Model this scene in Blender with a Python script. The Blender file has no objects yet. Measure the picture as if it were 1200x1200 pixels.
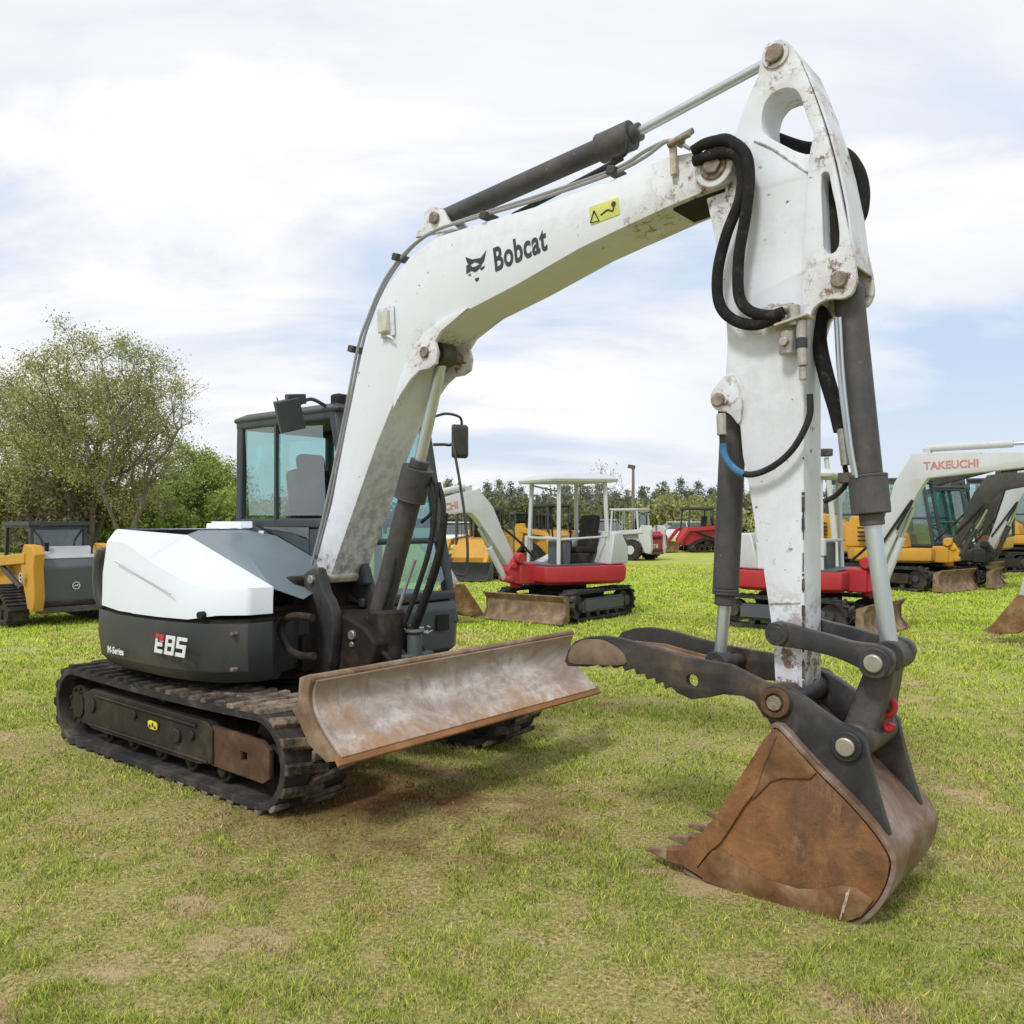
import bpy, bmesh, math, random
import numpy as np
from mathutils import Vector, Matrix, Euler
random.seed(7)
rng = np.random.default_rng(11)
S = bpy.context.scene
COL = S.collection
PI = math.pi

# ---------------------------------------------------------------- helpers
def link(o, parent=None):
    COL.objects.link(o)
    if parent is not None:
        o.parent = parent
    return o

def tag(o, label=None, cat=None, group=None, kind=None):
    if label: o['label'] = label
    if cat: o['category'] = cat
    if group: o['group'] = group
    if kind: o['kind'] = kind
    return o

def empty(name, loc, rz=0.0, sc=1.0):
    o = bpy.data.objects.new(name, None)
    o.location = loc
    o.rotation_euler = (0, 0, rz)
    o.scale = (sc, sc, sc)
    o.empty_display_size = 0.3
    return link(o)

def copy_tree(o, parent=None):
    c = o.copy()
    COL.objects.link(c)
    c.parent = parent
    for ch in list(o.children):
        copy_tree(ch, c)
    return c

def finish(me, mat, smooth=35):
    me.materials.clear()
    me.materials.append(mat)
    if smooth:
        me.polygons.foreach_set('use_smooth', [True] * len(me.polygons))
        me.set_sharp_from_angle(angle=math.radians(smooth))
    return me

def spline(pts, n=6):
    """Catmull-Rom through the points."""
    P = [Vector(p) for p in pts]
    if len(P) < 3: return P
    P = [P[0] * 2 - P[1]] + P + [P[-1] * 2 - P[-2]]
    out = []
    for i in range(1, len(P) - 2):
        a, b, c, d = P[i - 1:i + 3]
        for k in range(n):
            t = k / n
            out.append(0.5 * ((2 * b) + (c - a) * t + (2 * a - 5 * b + 4 * c - d) * t * t + (3 * b - a - 3 * c + d) * t ** 3))
    out.append(P[-2])
    return out

class MB:
    def __init__(s): s.v = []; s.f = []
    def add(s, vs, fs):
        n = len(s.v); s.v += [tuple(v) for v in vs]; s.f += [tuple(i + n for i in f) for f in fs]; return s
    def box(s, c, d, rot=None):
        h = Vector(d) / 2; vs = []
        for x in (-1, 1):
            for y in (-1, 1):
                for z in (-1, 1):
                    p = Vector((x * h.x, y * h.y, z * h.z))
                    if rot is not None:
                        p = (Euler(rot).to_matrix() if not isinstance(rot, Matrix) else rot) @ p
                    vs.append(p + Vector(c))
        return s.add(vs, [(0, 1, 3, 2), (4, 6, 7, 5), (0, 4, 5, 1), (2, 3, 7, 6), (0, 2, 6, 4), (1, 5, 7, 3)])
    def bar(s, a, b, w, h):
        a = Vector(a); b = Vector(b); z = (b - a); L = z.length
        m = z.to_track_quat('X', 'Z').to_matrix()
        return s.box((a + b) / 2, (L, w, h), m)
    def cyl(s, a, b, r, r2=None, seg=20, caps=True):
        a = Vector(a); b = Vector(b); r2 = r if r2 is None else r2
        m = (b - a).to_track_quat('Z', 'Y').to_matrix()
        vs = []
        for p, q in ((a, r), (b, r2)):
            for i in range(seg):
                t = 2 * PI * i / seg
                vs.append(p + m @ Vector((math.cos(t) * q, math.sin(t) * q, 0)))
        fs = [(i, (i + 1) % seg, seg + (i + 1) % seg, seg + i) for i in range(seg)]
        if caps: fs += [tuple(range(seg))[::-1], tuple(range(seg, 2 * seg))]
        return s.add(vs, fs)
    def ring(s, a, b, ro, ri, seg=24):
        a = Vector(a); b = Vector(b); m = (b - a).to_track_quat('Z', 'Y').to_matrix(); vs = []
        for p, q in ((a, ro), (b, ro), (b, ri), (a, ri)):
            for i in range(seg):
                t = 2 * PI * i / seg; vs.append(p + m @ Vector((math.cos(t) * q, math.sin(t) * q, 0)))
        fs = []
        for k in range(4):
            for i in range(seg):
                j = (i + 1) % seg; k2 = (k + 1) % 4
                fs.append((k * seg + i, k * seg + j, k2 * seg + j, k2 * seg + i))
        return s.add(vs, fs)
    def tube(s, pts, r, seg=8, n=6, taper=None):
        P = spline(pts, n) if n else [Vector(p) for p in pts]
        vs = []; up = None
        for i, p in enumerate(P):
            t = (P[min(i + 1, len(P) - 1)] - P[max(i - 1, 0)]).normalized()
            if up is None:
                up = t.orthogonal().normalized()
            up = (up - t * up.dot(t)).normalized(); bi = t.cross(up)
            rr = r if taper is None else r + (taper - r) * i / (len(P) - 1)
            for k in range(seg):
                a = 2 * PI * k / seg
                vs.append(p + up * math.cos(a) * rr + bi * math.sin(a) * rr)
        fs = []
        for i in range(len(P) - 1):
            for k in range(seg):
                j = (k + 1) % seg
                fs.append((i * seg + k, i * seg + j, (i + 1) * seg + j, (i + 1) * seg + k))
        fs += [tuple(range(seg))[::-1], tuple(range((len(P) - 1) * seg, len(P) * seg))]
        return s.add(vs, fs)
    def prism(s, xz, y0, y1):
        n = len(xz)
        vs = [(x, y0, z) for x, z in xz] + [(x, y1, z) for x, z in xz]
        fs = [(i, (i + 1) % n, n + (i + 1) % n, n + i) for i in range(n)]
        fs += [tuple(range(n))[::-1], tuple(range(n, 2 * n))]
        return s.add(vs, fs)
    def sheet(s, xz, y0, y1, th):
        """bent plate: open polyline in xz extruded over y with thickness th"""
        P = [Vector((x, z)) for x, z in xz]; Q = []
        for i, p in enumerate(P):
            t = (P[min(i + 1, len(P) - 1)] - P[max(i - 1, 0)]).normalized()
            Q.append(p + Vector((-t.y, t.x)) * th)
        return s.prism([tuple(p) for p in P] + [tuple(q) for q in reversed(Q)], y0, y1)
    def loft(s, rings, cap=True, closed=True):
        n = len(rings[0]); vs = [p for r in rings for p in r]; fs = []
        for k in range(len(rings) - 1):
            for i in range(n if closed else n - 1):
                j = (i + 1) % n
                fs.append((k * n + i, k * n + j, (k + 1) * n + j, (k + 1) * n + i))
        if cap: fs += [tuple(range(n))[::-1], tuple(range((len(rings) - 1) * n, len(rings) * n))]
        return s.add(vs, fs)
    def build(s, name, mat, parent=None, bevel=0.0, smooth=35, seg=2):
        me = bpy.data.meshes.new(name)
        me.from_pydata(s.v, [], s.f)
        bm = bmesh.new(); bm.from_mesh(me)
        bmesh.ops.recalc_face_normals(bm, faces=bm.faces)
        bm.to_mesh(me); bm.free()
        finish(me, mat, smooth)
        o = link(bpy.data.objects.new(name, me), parent)
        if bevel:
            m = o.modifiers.new('bevel', 'BEVEL'); m.width = bevel; m.segments = seg
            m.limit_method = 'ANGLE'; m.angle_limit = math.radians(32)
        return o

def curve_mesh(cu):
    o = bpy.data.objects.new('tmp', cu)
    COL.objects.link(o)
    dg = bpy.context.evaluated_depsgraph_get(); dg.update()
    me = bpy.data.meshes.new_from_object(o.evaluated_get(dg))
    COL.objects.unlink(o); bpy.data.objects.remove(o)
    return me

def plate(name, outlines, y0, y1, mat, parent=None, bev=0.004, smooth=35):
    """flat plate (first outline = border, others = holes) in the xz plane, from y0 to y1"""
    cu = bpy.data.curves.new(name, 'CURVE'); cu.dimensions = '2D'; cu.fill_mode = 'BOTH'
    for ol in outlines:
        sp = cu.splines.new('POLY'); sp.points.add(len(ol) - 1)
        for p, (x, z) in zip(sp.points, ol): p.co = (x, z, 0, 1)
        sp.use_cyclic_u = True
    th = abs(y1 - y0)
    cu.bevel_depth = bev; cu.bevel_resolution = 1; cu.offset = -bev
    cu.extrude = th / 2 - bev
    me = curve_mesh(cu); me.name = name
    ym = (y0 + y1) / 2
    me.transform(Matrix(((1, 0, 0, 0), (0, 0, -1, ym), (0, 1, 0, 0), (0, 0, 0, 1))))
    bm = bmesh.new(); bm.from_mesh(me)
    bmesh.ops.remove_doubles(bm, verts=bm.verts, dist=0.0003)
    bmesh.ops.recalc_face_normals(bm, faces=bm.faces); bm.to_mesh(me); bm.free()
    finish(me, mat, smooth)
    return link(bpy.data.objects.new(name, me), parent)

def rounded(pts, it=2):
    """Chaikin corner cutting on a closed outline"""
    for _ in range(it):
        out = []
        for i in range(len(pts)):
            a = pts[i]; b = pts[(i + 1) % len(pts)]
            out += [(a[0] * .8 + b[0] * .2, a[1] * .8 + b[1] * .2), (a[0] * .2 + b[0] * .8, a[1] * .2 + b[1] * .8)]
        pts = out
    return pts

def letters(name, txt, mat, parent, origin, xdir, zdir, size, sx=1.0, shear=0.0, weight=0.0, spacing=1.0, depth=0.001):
    """text lying in the plane spanned by xdir (reading direction) and zdir (up)"""
    cu = bpy.data.curves.new(name, 'FONT'); cu.body = txt; cu.size = size
    cu.shear = shear; cu.offset = weight; cu.space_character = spacing; cu.extrude = depth
    me = curve_mesh(cu); me.name = name
    X = Vector(xdir).normalized(); Z = Vector(zdir).normalized(); N = X.cross(Z)
    m = Matrix(((X.x * sx, Z.x, N.x, origin[0]), (X.y * sx, Z.y, N.y, origin[1]), (X.z * sx, Z.z, N.z, origin[2]), (0, 0, 0, 1)))
    me.transform(m)
    finish(me, mat, 0)
    return link(bpy.data.objects.new(name, me), parent)

# ---------------------------------------------------------------- materials
def node(nt, t, **kw):
    n = nt.nodes.new(t)
    for k, v in kw.items():
        if k.startswith('i_'):
            key = k[2:]
            key = int(key) if key.isdigit() else key.replace('_', ' ')
            n.inputs[key].default_value = v
        else: setattr(n, k, v)
    return n

def c4(c): return (c[0], c[1], c[2], 1.0)

def noise(nt, scale, detail=4, rough=0.6, coord='Object', dist=0.0, stretch=None):
    tc = node(nt, 'ShaderNodeTexCoord')
    n = node(nt, 'ShaderNodeTexNoise')
    n.inputs['Scale'].default_value = scale; n.inputs['Detail'].default_value = detail
    n.inputs['Roughness'].default_value = rough; n.inputs['Distortion'].default_value = dist
    if stretch:
        mp = node(nt, 'ShaderNodeMapping'); mp.inputs['Scale'].default_value = stretch
        nt.links.new(tc.outputs[coord], mp.inputs[0]); nt.links.new(mp.outputs[0], n.inputs['Vector'])
    else:
        nt.links.new(tc.outputs[coord], n.inputs['Vector'])
    return n.outputs['Fac']

def ramp(nt, fac, stops):
    r = node(nt, 'ShaderNodeValToRGB'); e = r.color_ramp.elements
    e[0].position, e[0].color = stops[0][0], c4(stops[0][1])
    e[1].position, e[1].color = stops[-1][0], c4(stops[-1][1])
    for p, c in stops[1:-1]:
        x = e.new(p); x.color = c4(c)
    nt.links.new(fac, r.inputs[0]); return r.outputs[0]

def mask(nt, fac, lo, hi):
    r = node(nt, 'ShaderNodeMapRange'); r.inputs['From Min'].default_value = lo; r.inputs['From Max'].default_value = hi
    nt.links.new(fac, r.inputs['Value']); return r.outputs[0]

def mix(nt, fac, a, b, mode='MIX'):
    m = node(nt, 'ShaderNodeMix', data_type='RGBA', blend_type=mode)
    for i, v in ((0, fac), (6, a), (7, b)):
        if hasattr(v, 'is_output') or hasattr(v, 'links'): nt.links.new(v, m.inputs[i])
        else: m.inputs[i].default_value = v if i == 0 else c4(v)
    return m.outputs[2]

def mul(nt, a, b):
    m = node(nt, 'ShaderNodeMath', operation='MULTIPLY')
    for i, v in ((0, a), (1, b)):
        if hasattr(v, 'links'): nt.links.new(v, m.inputs[i])
        else: m.inputs[i].default_value = v
    return m.outputs[0]

def base_mat(name, rough=0.5, metal=0.0, spec=0.5):
    m = bpy.data.materials.new(name); m.use_nodes = True; nt = m.node_tree
    b = nt.nodes['Principled BSDF']
    b.inputs['Roughness'].default_value = rough; b.inputs['Metallic'].default_value = metal
    b.inputs['Specular IOR Level'].default_value = spec
    return m, nt, b

def bump(nt, b, h, strength=0.2, dist=0.01):
    n = node(nt, 'ShaderNodeBump'); n.inputs['Strength'].default_value = strength; n.inputs['Distance'].default_value = dist
    nt.links.new(h, n.inputs['Height']); nt.links.new(n.outputs[0], b.inputs['Normal'])

RUST = (0.13, 0.055, 0.025)
def paint(name, col, rough=0.4, chip=0.0, low=None, spots=(), dirt=0.25, dirtcol=(0.16, 0.13, 0.09), scale=1.0, chipcol=RUST, edge=0.0):
    """painted steel: faint fading, dust in patches, chips down to rust, worn edges"""
    m, nt, b = base_mat(name, rough)
    fade = noise(nt, 1.3 * scale, 3)
    c = mix(nt, mul(nt, mask(nt, fade, .35, .7), .35), col, tuple(x * .8 for x in col))
    d = noise(nt, 3.5 * scale, 8, .72, stretch=(1, 1, .45))
    c = mix(nt, mul(nt, mask(nt, d, .46, .72), dirt), c, dirtcol)
    if chip:
        k = noise(nt, 22 * scale, 6, .7)
        k2 = noise(nt, 2.2 * scale, 3, .6)
        kk = mul(nt, mask(nt, k, .64, .68), mask(nt, k2, .62 - chip * .4, .72 - chip * .4))
        c = mix(nt, kk, c, chipcol)
        if low:
            tc_ = node(nt, 'ShaderNodeTexCoord'); sp_ = node(nt, 'ShaderNodeSeparateXYZ'); nt.links.new(tc_.outputs['Object'], sp_.inputs[0])
            hgt = mask(nt, sp_.outputs[2], low[1], low[0]); k3 = noise(nt, 15, 7, .75)
            c = mix(nt, mul(nt, hgt, mask(nt, k3, .50, .56)), c, ( .17, .085, .05))
            c = mix(nt, mul(nt, mul(nt, hgt, .5), mask(nt, noise(nt, 5, 6, .7), .4, .7)), c, (.33, .28, .24))
    for (sx_, sz_, sr_) in spots:      # rust and grease round the pins
        tcs = node(nt, 'ShaderNodeTexCoord'); mps = node(nt, 'ShaderNodeMapping'); mps.inputs['Scale'].default_value = (1, 0, 1); nt.links.new(tcs.outputs['Object'], mps.inputs[0])
        ds = node(nt, 'ShaderNodeVectorMath', operation='DISTANCE'); ds.inputs[1].default_value = (sx_, 0, sz_); nt.links.new(mps.outputs[0], ds.inputs[0])
        near_ = mask(nt, ds.outputs['Value'], sr_, sr_ * .25)
        c = mix(nt, mul(nt, mul(nt, near_, .45), mask(nt, noise(nt, 7, 6, .7), .35, .6)), c, (.42, .33, .24))
        c = mix(nt, mul(nt, near_, mask(nt, noise(nt, 19, 7, .75), .54, .60)), c, (.16, .085, .05))
    if edge:
        g = node(nt, 'ShaderNodeNewGeometry')
        e = mul(nt, mask(nt, g.outputs['Pointiness'], .53, .60), mask(nt, noise(nt, 14 * scale, 5, .7), .42, .6))
        c = mix(nt, mul(nt, e, edge), c, chipcol)
    nt.links.new(c, b.inputs['Base Color'])
    rr = node(nt, 'ShaderNodeMapRange'); rr.inputs['To Min'].default_value = rough; rr.inputs['To Max'].default_value = min(1, rough + .35)
    nt.links.new(d, rr.inputs['Value']); nt.links.new(rr.outputs[0], b.inputs['Roughness'])
    bump(nt, b, d, .08, .004)
    return m

def multi(name, stops, scale=4, rough=0.8, metal=0.0, detail=8, bstr=0.3, stretch=None, second=None):
    m, nt, b = base_mat(name, rough, metal, .3)
    f = noise(nt, scale, detail, .68, stretch=stretch, dist=.4)
    c = ramp(nt, mask(nt, f, .28, .72), stops)
    if second:
        f2 = noise(nt, second[0], 6, .7, stretch=second[4] if len(second) > 4 else None)
        c = mix(nt, mask(nt, f2, second[1], second[2]), c, second[3])
    nt.links.new(c, b.inputs['Base Color'])
    bump(nt, b, noise(nt, scale * 6, 6, .7), bstr, .004)
    return m

M = {}
M['white'] = paint('worn_white_paint', (.72, .75, .82), .38, chip=.34, spots=((3.34, 3.24, .34), (1.50, 2.63, .20), (1.46, 3.47, .16), (.50, 1.28, .18), (3.0, 3.05, .16)), dirt=.07, dirtcol=(.56, .52, .45), edge=.5)
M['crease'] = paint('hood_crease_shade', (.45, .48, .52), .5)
M['white_arm'] = paint('chipped_white_paint', (.73, .76, .84), .42, chip=.42, spots=((3.68, 3.72, .22), (3.96, 2.64, .20), (3.41, 2.17, .16), (3.42, 3.15, .20), (3.92, 3.2, .12), (3.85, 3.45, .10)), low=(1.02, 1.34), dirt=.3, dirtcol=(.45, .42, .40), edge=.7)
M['white_chipped'] = paint('badly_chipped_white_paint', (.66, .65, .64), .55, chip=.95, dirt=.6, dirtcol=(.30, .25, .20), edge=.9)
M['hood'] = paint('smooth_white_plastic', (.75, .80, .87), .30, dirt=.10, dirtcol=(.55, .56, .55))
M['lug'] = paint('dusty_cream_steel', (.62, .57, .48), .6, chip=.6, dirt=.7, dirtcol=(.30, .20, .12), edge=.6)
M['skirt'] = paint('charcoal_plastic', (.038, .042, .046), .34, dirt=.35, dirtcol=(.13, .12, .085), scale=.8)
M['slate'] = paint('slate_panel', (.17, .215, .25), .22, dirt=.25, dirtcol=(.22, .22, .2))  # base colour lifted to stand in for reflected sky
M['dark'] = paint('dark_grey_paint', (.028, .030, .033), .42, chip=.25, dirt=.5, dirtcol=(.11, .09, .065), chipcol=(.20, .15, .11), edge=.5)
M['cabframe'] = paint('cab_frame_grey', (.035, .042, .050), .36, dirt=.3, dirtcol=(.12, .12, .11))
M['cabbase'] = paint('cab_base_grey', (.065, .078, .088), .42, dirt=.45, dirtcol=(.20, .19, .16), chip=.2, chipcol=(.4, .4, .38))
M['cyl'] = paint('cylinder_grey', (.040, .042, .048), .42, dirt=.45, dirtcol=(.15, .135, .12), chip=.28, chipcol=(.24, .16, .12), edge=.3)
M['black'] = multi('grimy_black', [(0, (.008, .008, .008)), (.6, (.022, .018, .015)), (1, (.07, .05, .035))], 5, .75)
M['rubber'] = multi('track_rubber', [(0, (.016, .016, .017)), (.5, (.030, .029, .029)), (.8, (.075, .066, .055)), (1, (.17, .14, .11))], 3.5, .85, second=(9, .60, .75, (.20, .155, .115)))
m, nt, b = base_mat('muddy_tread', .9, 0, .25)
tc = node(nt, 'ShaderNodeTexCoord'); sp = node(nt, 'ShaderNodeSeparateXYZ'); nt.links.new(tc.outputs['Object'], sp.inputs[0])
f = noise(nt, 4, 8, .75); mud = ramp(nt, f, [(.3, (.05, .04, .033)), (.5, (.17, .13, .095)), (.68, (.38, .30, .22))]); rub = ramp(nt, f, [(.3, (.014, .014, .014)), (.55, (.034, .032, .030)), (.75, (.12, .10, .08))])
c = mix(nt, mul(nt, mask(nt, sp.outputs[0], -.25, .55), mask(nt, f, .36, .52)), rub, mud); nt.links.new(c, b.inputs['Base Color']); bump(nt, b, noise(nt, 25, 6, .7), .6, .006); M['mudtread'] = m
M['trackframe'] = multi('greasy_brown_frame', [(0, (.010, .009, .008)), (.5, (.028, .022, .017)), (.85, (.065, .047, .033)), (1, (.16, .11, .075))], 3, .6)
M['yoke'] = multi('rusty_brown_yoke', [(0, (.04, .022, .014)), (.5, (.10, .055, .032)), (1, (.19, .12, .075))], 4, .8)
M['hose'] = multi('black_hose', [(0, (.010, .010, .011)), (1, (.035, .034, .034))], 30, .6, bstr=.5)
M['sleeve'] = multi('braided_hose_sleeve', [(0, (.006, .006, .007)), (.7, (.022, .021, .021)), (1, (.09, .08, .07))], 26, .9, bstr=1.6)
M['pipe'] = paint('steel_pipe', (.30, .30, .31), .35, dirt=.5, chip=.3)
m, nt, b = base_mat('chrome_rod', .38, .85); nt.links.new(ramp(nt, noise(nt, 3, 5, .6, stretch=(8, 8, .6)), [(0, (.40, .43, .47)), (1, (.66, .70, .76))]), b.inputs['Base Color']); M['chrome'] = m
M['pin'] = multi('worn_pin_steel', [(0, (.10, .065, .045)), (.5, (.24, .19, .16)), (1, (.42, .38, .34))], 18, .5, metal=.4)
M['pinhi'] = multi('bright_pin_steel', [(0, (.28, .25, .22)), (1, (.55, .52, .48))], 12, .38, metal=.6)
m, nt, b = base_mat('scraped_blade_steel', .62, 0, .35)
f = noise(nt, 2.6, 9, .72, stretch=(1, .6, 1.3), dist=.5); f2 = noise(nt, 14, 7, .75, stretch=(1, 1, .35)); f3 = noise(nt, 1.7, 5, .6); 
c = ramp(nt, mask(nt, f, .30, .70), [(0, (.19, .14, .115)), (.3, (.29, .225, .19)), (.55, (.38, .32, .285)), (.78, (.52, .47, .44)), (1, (.66, .62, .60))])
c = mix(nt, mul(nt, mask(nt, f2, .50, .66), .55), c, (.17, .12, .10))
c = mix(nt, mul(nt, mask(nt, f3, .53, .66), .75), c, (.33, .175, .08))
tc = node(nt, 'ShaderNodeTexCoord'); sp = node(nt, 'ShaderNodeSeparateXYZ'); nt.links.new(tc.outputs['Object'], sp.inputs[0])
c = mix(nt, mul(nt, mask(nt, sp.outputs[2], .66, .76), .55), c, (.25, .17, .115))
c = mix(nt, mul(nt, mul(nt, mask(nt, sp.outputs[2], .52, .44), mask(nt, f2, .42, .55)), .8), c, (.40, .22, .11))
nt.links.new(c, b.inputs['Base Color']); bump(nt, b, f2, .5, .006); M['blade'] = m
M['bladeedge'] = multi('rusty_cutting_edge', [(0, (.16, .085, .05)), (.5, (.30, .14, .055)), (1, (.46, .24, .11))], 3.2, .85)
M['bladeside'] = multi('tan_brown_steel', [(0, (.11, .07, .045)), (.5, (.22, .145, .09)), (1, (.36, .27, .2))], 5, .85)
m, nt, b = base_mat('rusty_bucket_steel', .66, 0, .4)
f = noise(nt, 3.0, 9, .72, dist=.8); f2 = noise(nt, 20, 7, .78, stretch=(1, 1, .25)); f3 = noise(nt, 2.1, 5, .6, dist=1.0); f4 = noise(nt, 45, 4, .8)
c = ramp(nt, mask(nt, f, .28, .72), [(0, (.055, .034, .023)), (.28, (.125, .060, .028)), (.55, (.22, .098, .038)), (.8, (.30, .145, .058)), (1, (.42, .26, .15))])
c = mix(nt, mul(nt, mask(nt, f3, .50, .68), .55), c, (.085, .050, .034))
c = mix(nt, mul(nt, mask(nt, f2, .56, .66), .55), c, (.30, .19, .11))
c = mix(nt, mul(nt, mask(nt, f4, .60, .68), .5), c, (.045, .028, .02))
nt.links.new(c, b.inputs['Base Color']); bump(nt, b, f4, .6, .006); M['bucket'] = m
M['bucketstrip'] = multi('ochre_wear_strip', [(0, (.085, .046, .022)), (.4, (.17, .085, .036)), (.7, (.25, .15, .075)), (1, (.36, .26, .16))], 6, .8, bstr=.4)
M['bucketback'] = multi('scraped_bucket_back', [(0, (.06, .038, .028)), (.4, (.16, .095, .06)), (.75, (.26, .20, .165)), (1, (.42, .37, .33))], 4, .5, bstr=.3, second=(6, .6, .75, (.2, .10, .04)))
M['tooth'] = multi('worn_tooth_steel', [(0, (.10, .06, .04)), (1, (.36, .25, .16))], 12, .6)
M['ear'] = multi('worn_black_casting', [(0, (.016, .017, .019)), (.5, (.040, .040, .043)), (.8, (.085, .070, .058)), (1, (.17, .12, .085))], 4, .45, bstr=.25)
M['thumb'] = multi('worn_brown_black_plate', [(0, (.018, .017, .017)), (.5, (.038, .034, .031)), (.8, (.080, .060, .045)), (1, (.17, .105, .065))], 3.6, .6, bstr=.35)
M['thumbtip'] = multi('brown_wear_patch', [(0, (.12, .08, .05)), (1, (.25, .185, .13))], 9, .8)
M['red'] = paint('red_paint', (.42, .022, .028), .42, dirt=.25, chip=.1, dirtcol=(.25, .1, .07))
M['redhook'] = paint('red_hook_paint', (.40, .02, .03), .5, dirt=.3)
M['yellow'] = paint('machine_yellow', (.56, .29, .030), .45, dirt=.45, chip=.15, dirtcol=(.28, .19, .09))
M['offwhite'] = paint('off_white_paint', (.55, .57, .58), .45, dirt=.35, chip=.12, dirtcol=(.40, .38, .34))
M['greypanel'] = paint('mid_grey_panel', (.075, .085, .10), .4, dirt=.3)
M['silver'] = paint('silver_car_paint', (.40, .42, .44), .3, dirt=.2)
M['carwhite'] = paint('white_car_paint', (.72, .73, .74), .3, dirt=.15)
M['sticker'] = multi('yellow_sticker', [(0, (.52, .52, .10)), (1, (.66, .66, .22))], 12, .5, bstr=0)
M['yellowsign'] = multi('warning_yellow', [(0, (.65, .55, .03)), (1, (.75, .65, .06))], 12, .5, bstr=0)
M['ink'] = multi('dark_decal', [(0, (.030, .036, .045)), (1, (.055, .062, .072))], 20, .5, bstr=0)
M['fadedred'] = multi('faded_red_decal', [(0, (.50, .16, .15)), (1, (.62, .30, .28))], 9, .6, bstr=0)
M['decalwhite'] = multi('white_decal', [(0, (.62, .63, .64)), (1, (.78, .79, .80))], 20, .5, bstr=0)
M['decalred'] = multi('red_decal', [(0, (.38, .02, .02)), (1, (.60, .05, .05))], 20, .5, bstr=0)
M['lamp'] = multi('lamp_lens', [(0, (.42, .42, .38)), (1, (.62, .62, .56))], 20, .25, bstr=0)
M['wood'] = multi('grey_wood_pole', [(0, (.14, .12, .10)), (1, (.26, .23, .20))], 3, .9, stretch=(1, 1, .1))
M['bluehose'] = multi('blue_hose_sleeve', [(0, (.03, .10, .22)), (1, (.07, .22, .42))], 20, .5, bstr=0)

def glass(name, tint, refl=.12, rough=.02):
    m = bpy.data.materials.new(name); m.use_nodes = True; nt = m.node_tree; nt.nodes.clear()
    out = node(nt, 'ShaderNodeOutputMaterial'); t = node(nt, 'ShaderNodeBsdfTransparent'); t.inputs[0].default_value = c4(tint)
    g = node(nt, 'ShaderNodeBsdfGlossy'); g.inputs['Roughness'].default_value = rough; g.inputs[0].default_value = (.9, .97, .96, 1)
    fr = node(nt, 'ShaderNodeFresnel'); gb = node(nt, 'ShaderNodeNewGeometry'); mr_ = node(nt, 'ShaderNodeMapRange'); mr_.inputs['To Min'].default_value = 1.5; mr_.inputs['To Max'].default_value = 1 / 1.5; nt.links.new(gb.outputs['Backfacing'], mr_.inputs['Value']); nt.links.new(mr_.outputs[0], fr.inputs[0])
    ad = node(nt, 'ShaderNodeMath', operation='ADD'); ad.inputs[1].default_value = refl
    df = noise(nt, 2.5, 5, .7)
    nt.links.new(fr.outputs[0], ad.inputs[0])
    mx = node(nt, 'ShaderNodeMixShader'); nt.links.new(ad.outputs[0], mx.inputs[0])
    nt.links.new(t.outputs[0], mx.inputs[1]); nt.links.new(g.outputs[0], mx.inputs[2])
    du = node(nt, 'ShaderNodeBsdfDiffuse'); du.inputs[0].default_value = (.45, .55, .53, 1)
    mx2 = node(nt, 'ShaderNodeMixShader'); nt.links.new(mul(nt, mask(nt, df, .4, .75), .12), mx2.inputs[0])
    nt.links.new(mx.outputs[0], mx2.inputs[1]); nt.links.new(du.outputs[0], mx2.inputs[2])
    nt.links.new(mx2.outputs[0], out.inputs[0]); return m
M['glass'] = glass('teal_cab_glass', (.47, .74, .72), .15)
M['darkglass'] = glass('dark_cab_glass', (.25, .32, .32), .10)
m, nt, b = base_mat('mirror_glass', .08, 1.0); b.inputs['Base Color'].default_value = (.5, .52, .54, 1); M['mirror'] = m
# ================================================================ THE WHITE EXCAVATOR
# metres in the machine's own frame: x forward, y to the far (cab) side, z up; origin on the ground under the slew ring
YAW = -0.685
ex = empty('excavator', (-1.588, 6.26, 0), YAW)
tag(ex, 'large white and charcoal excavator with closed cab and rusty bucket, nearest to the camera', 'excavator')

def racetrack(L, T, r, n=10):
    """closed side outline of a crawler belt, counter-clockwise from front bottom"""
    pts = []
    for cx, cz, a0 in ((L / 2 - r, r, -PI / 2), (L / 2 - r, T - r, 0), (-L / 2 + r, T - r, PI / 2), (-L / 2 + r, r, PI)):
        for k in range(n + 1):
            a = a0 + (PI / 2) * k / n
            pts.append((cx + math.cos(a) * r, cz + math.sin(a) * r))
    return pts

def resample(pts, n):
    P = [Vector(p) for p in pts] + [Vector(pts[0])]
    d = [0]
    for a, b in zip(P, P[1:]): d.append(d[-1] + (b - a).length)
    out = []; j = 0
    for i in range(n):
        t = d[-1] * i / n
        while d[j + 1] < t: j += 1
        f = (t - d[j]) / max(1e-9, d[j + 1] - d[j]); p = P[j].lerp(P[j + 1], f); q = (P[j + 1] - P[j]).normalized()
        out.append((p, q))
    return out

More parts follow.
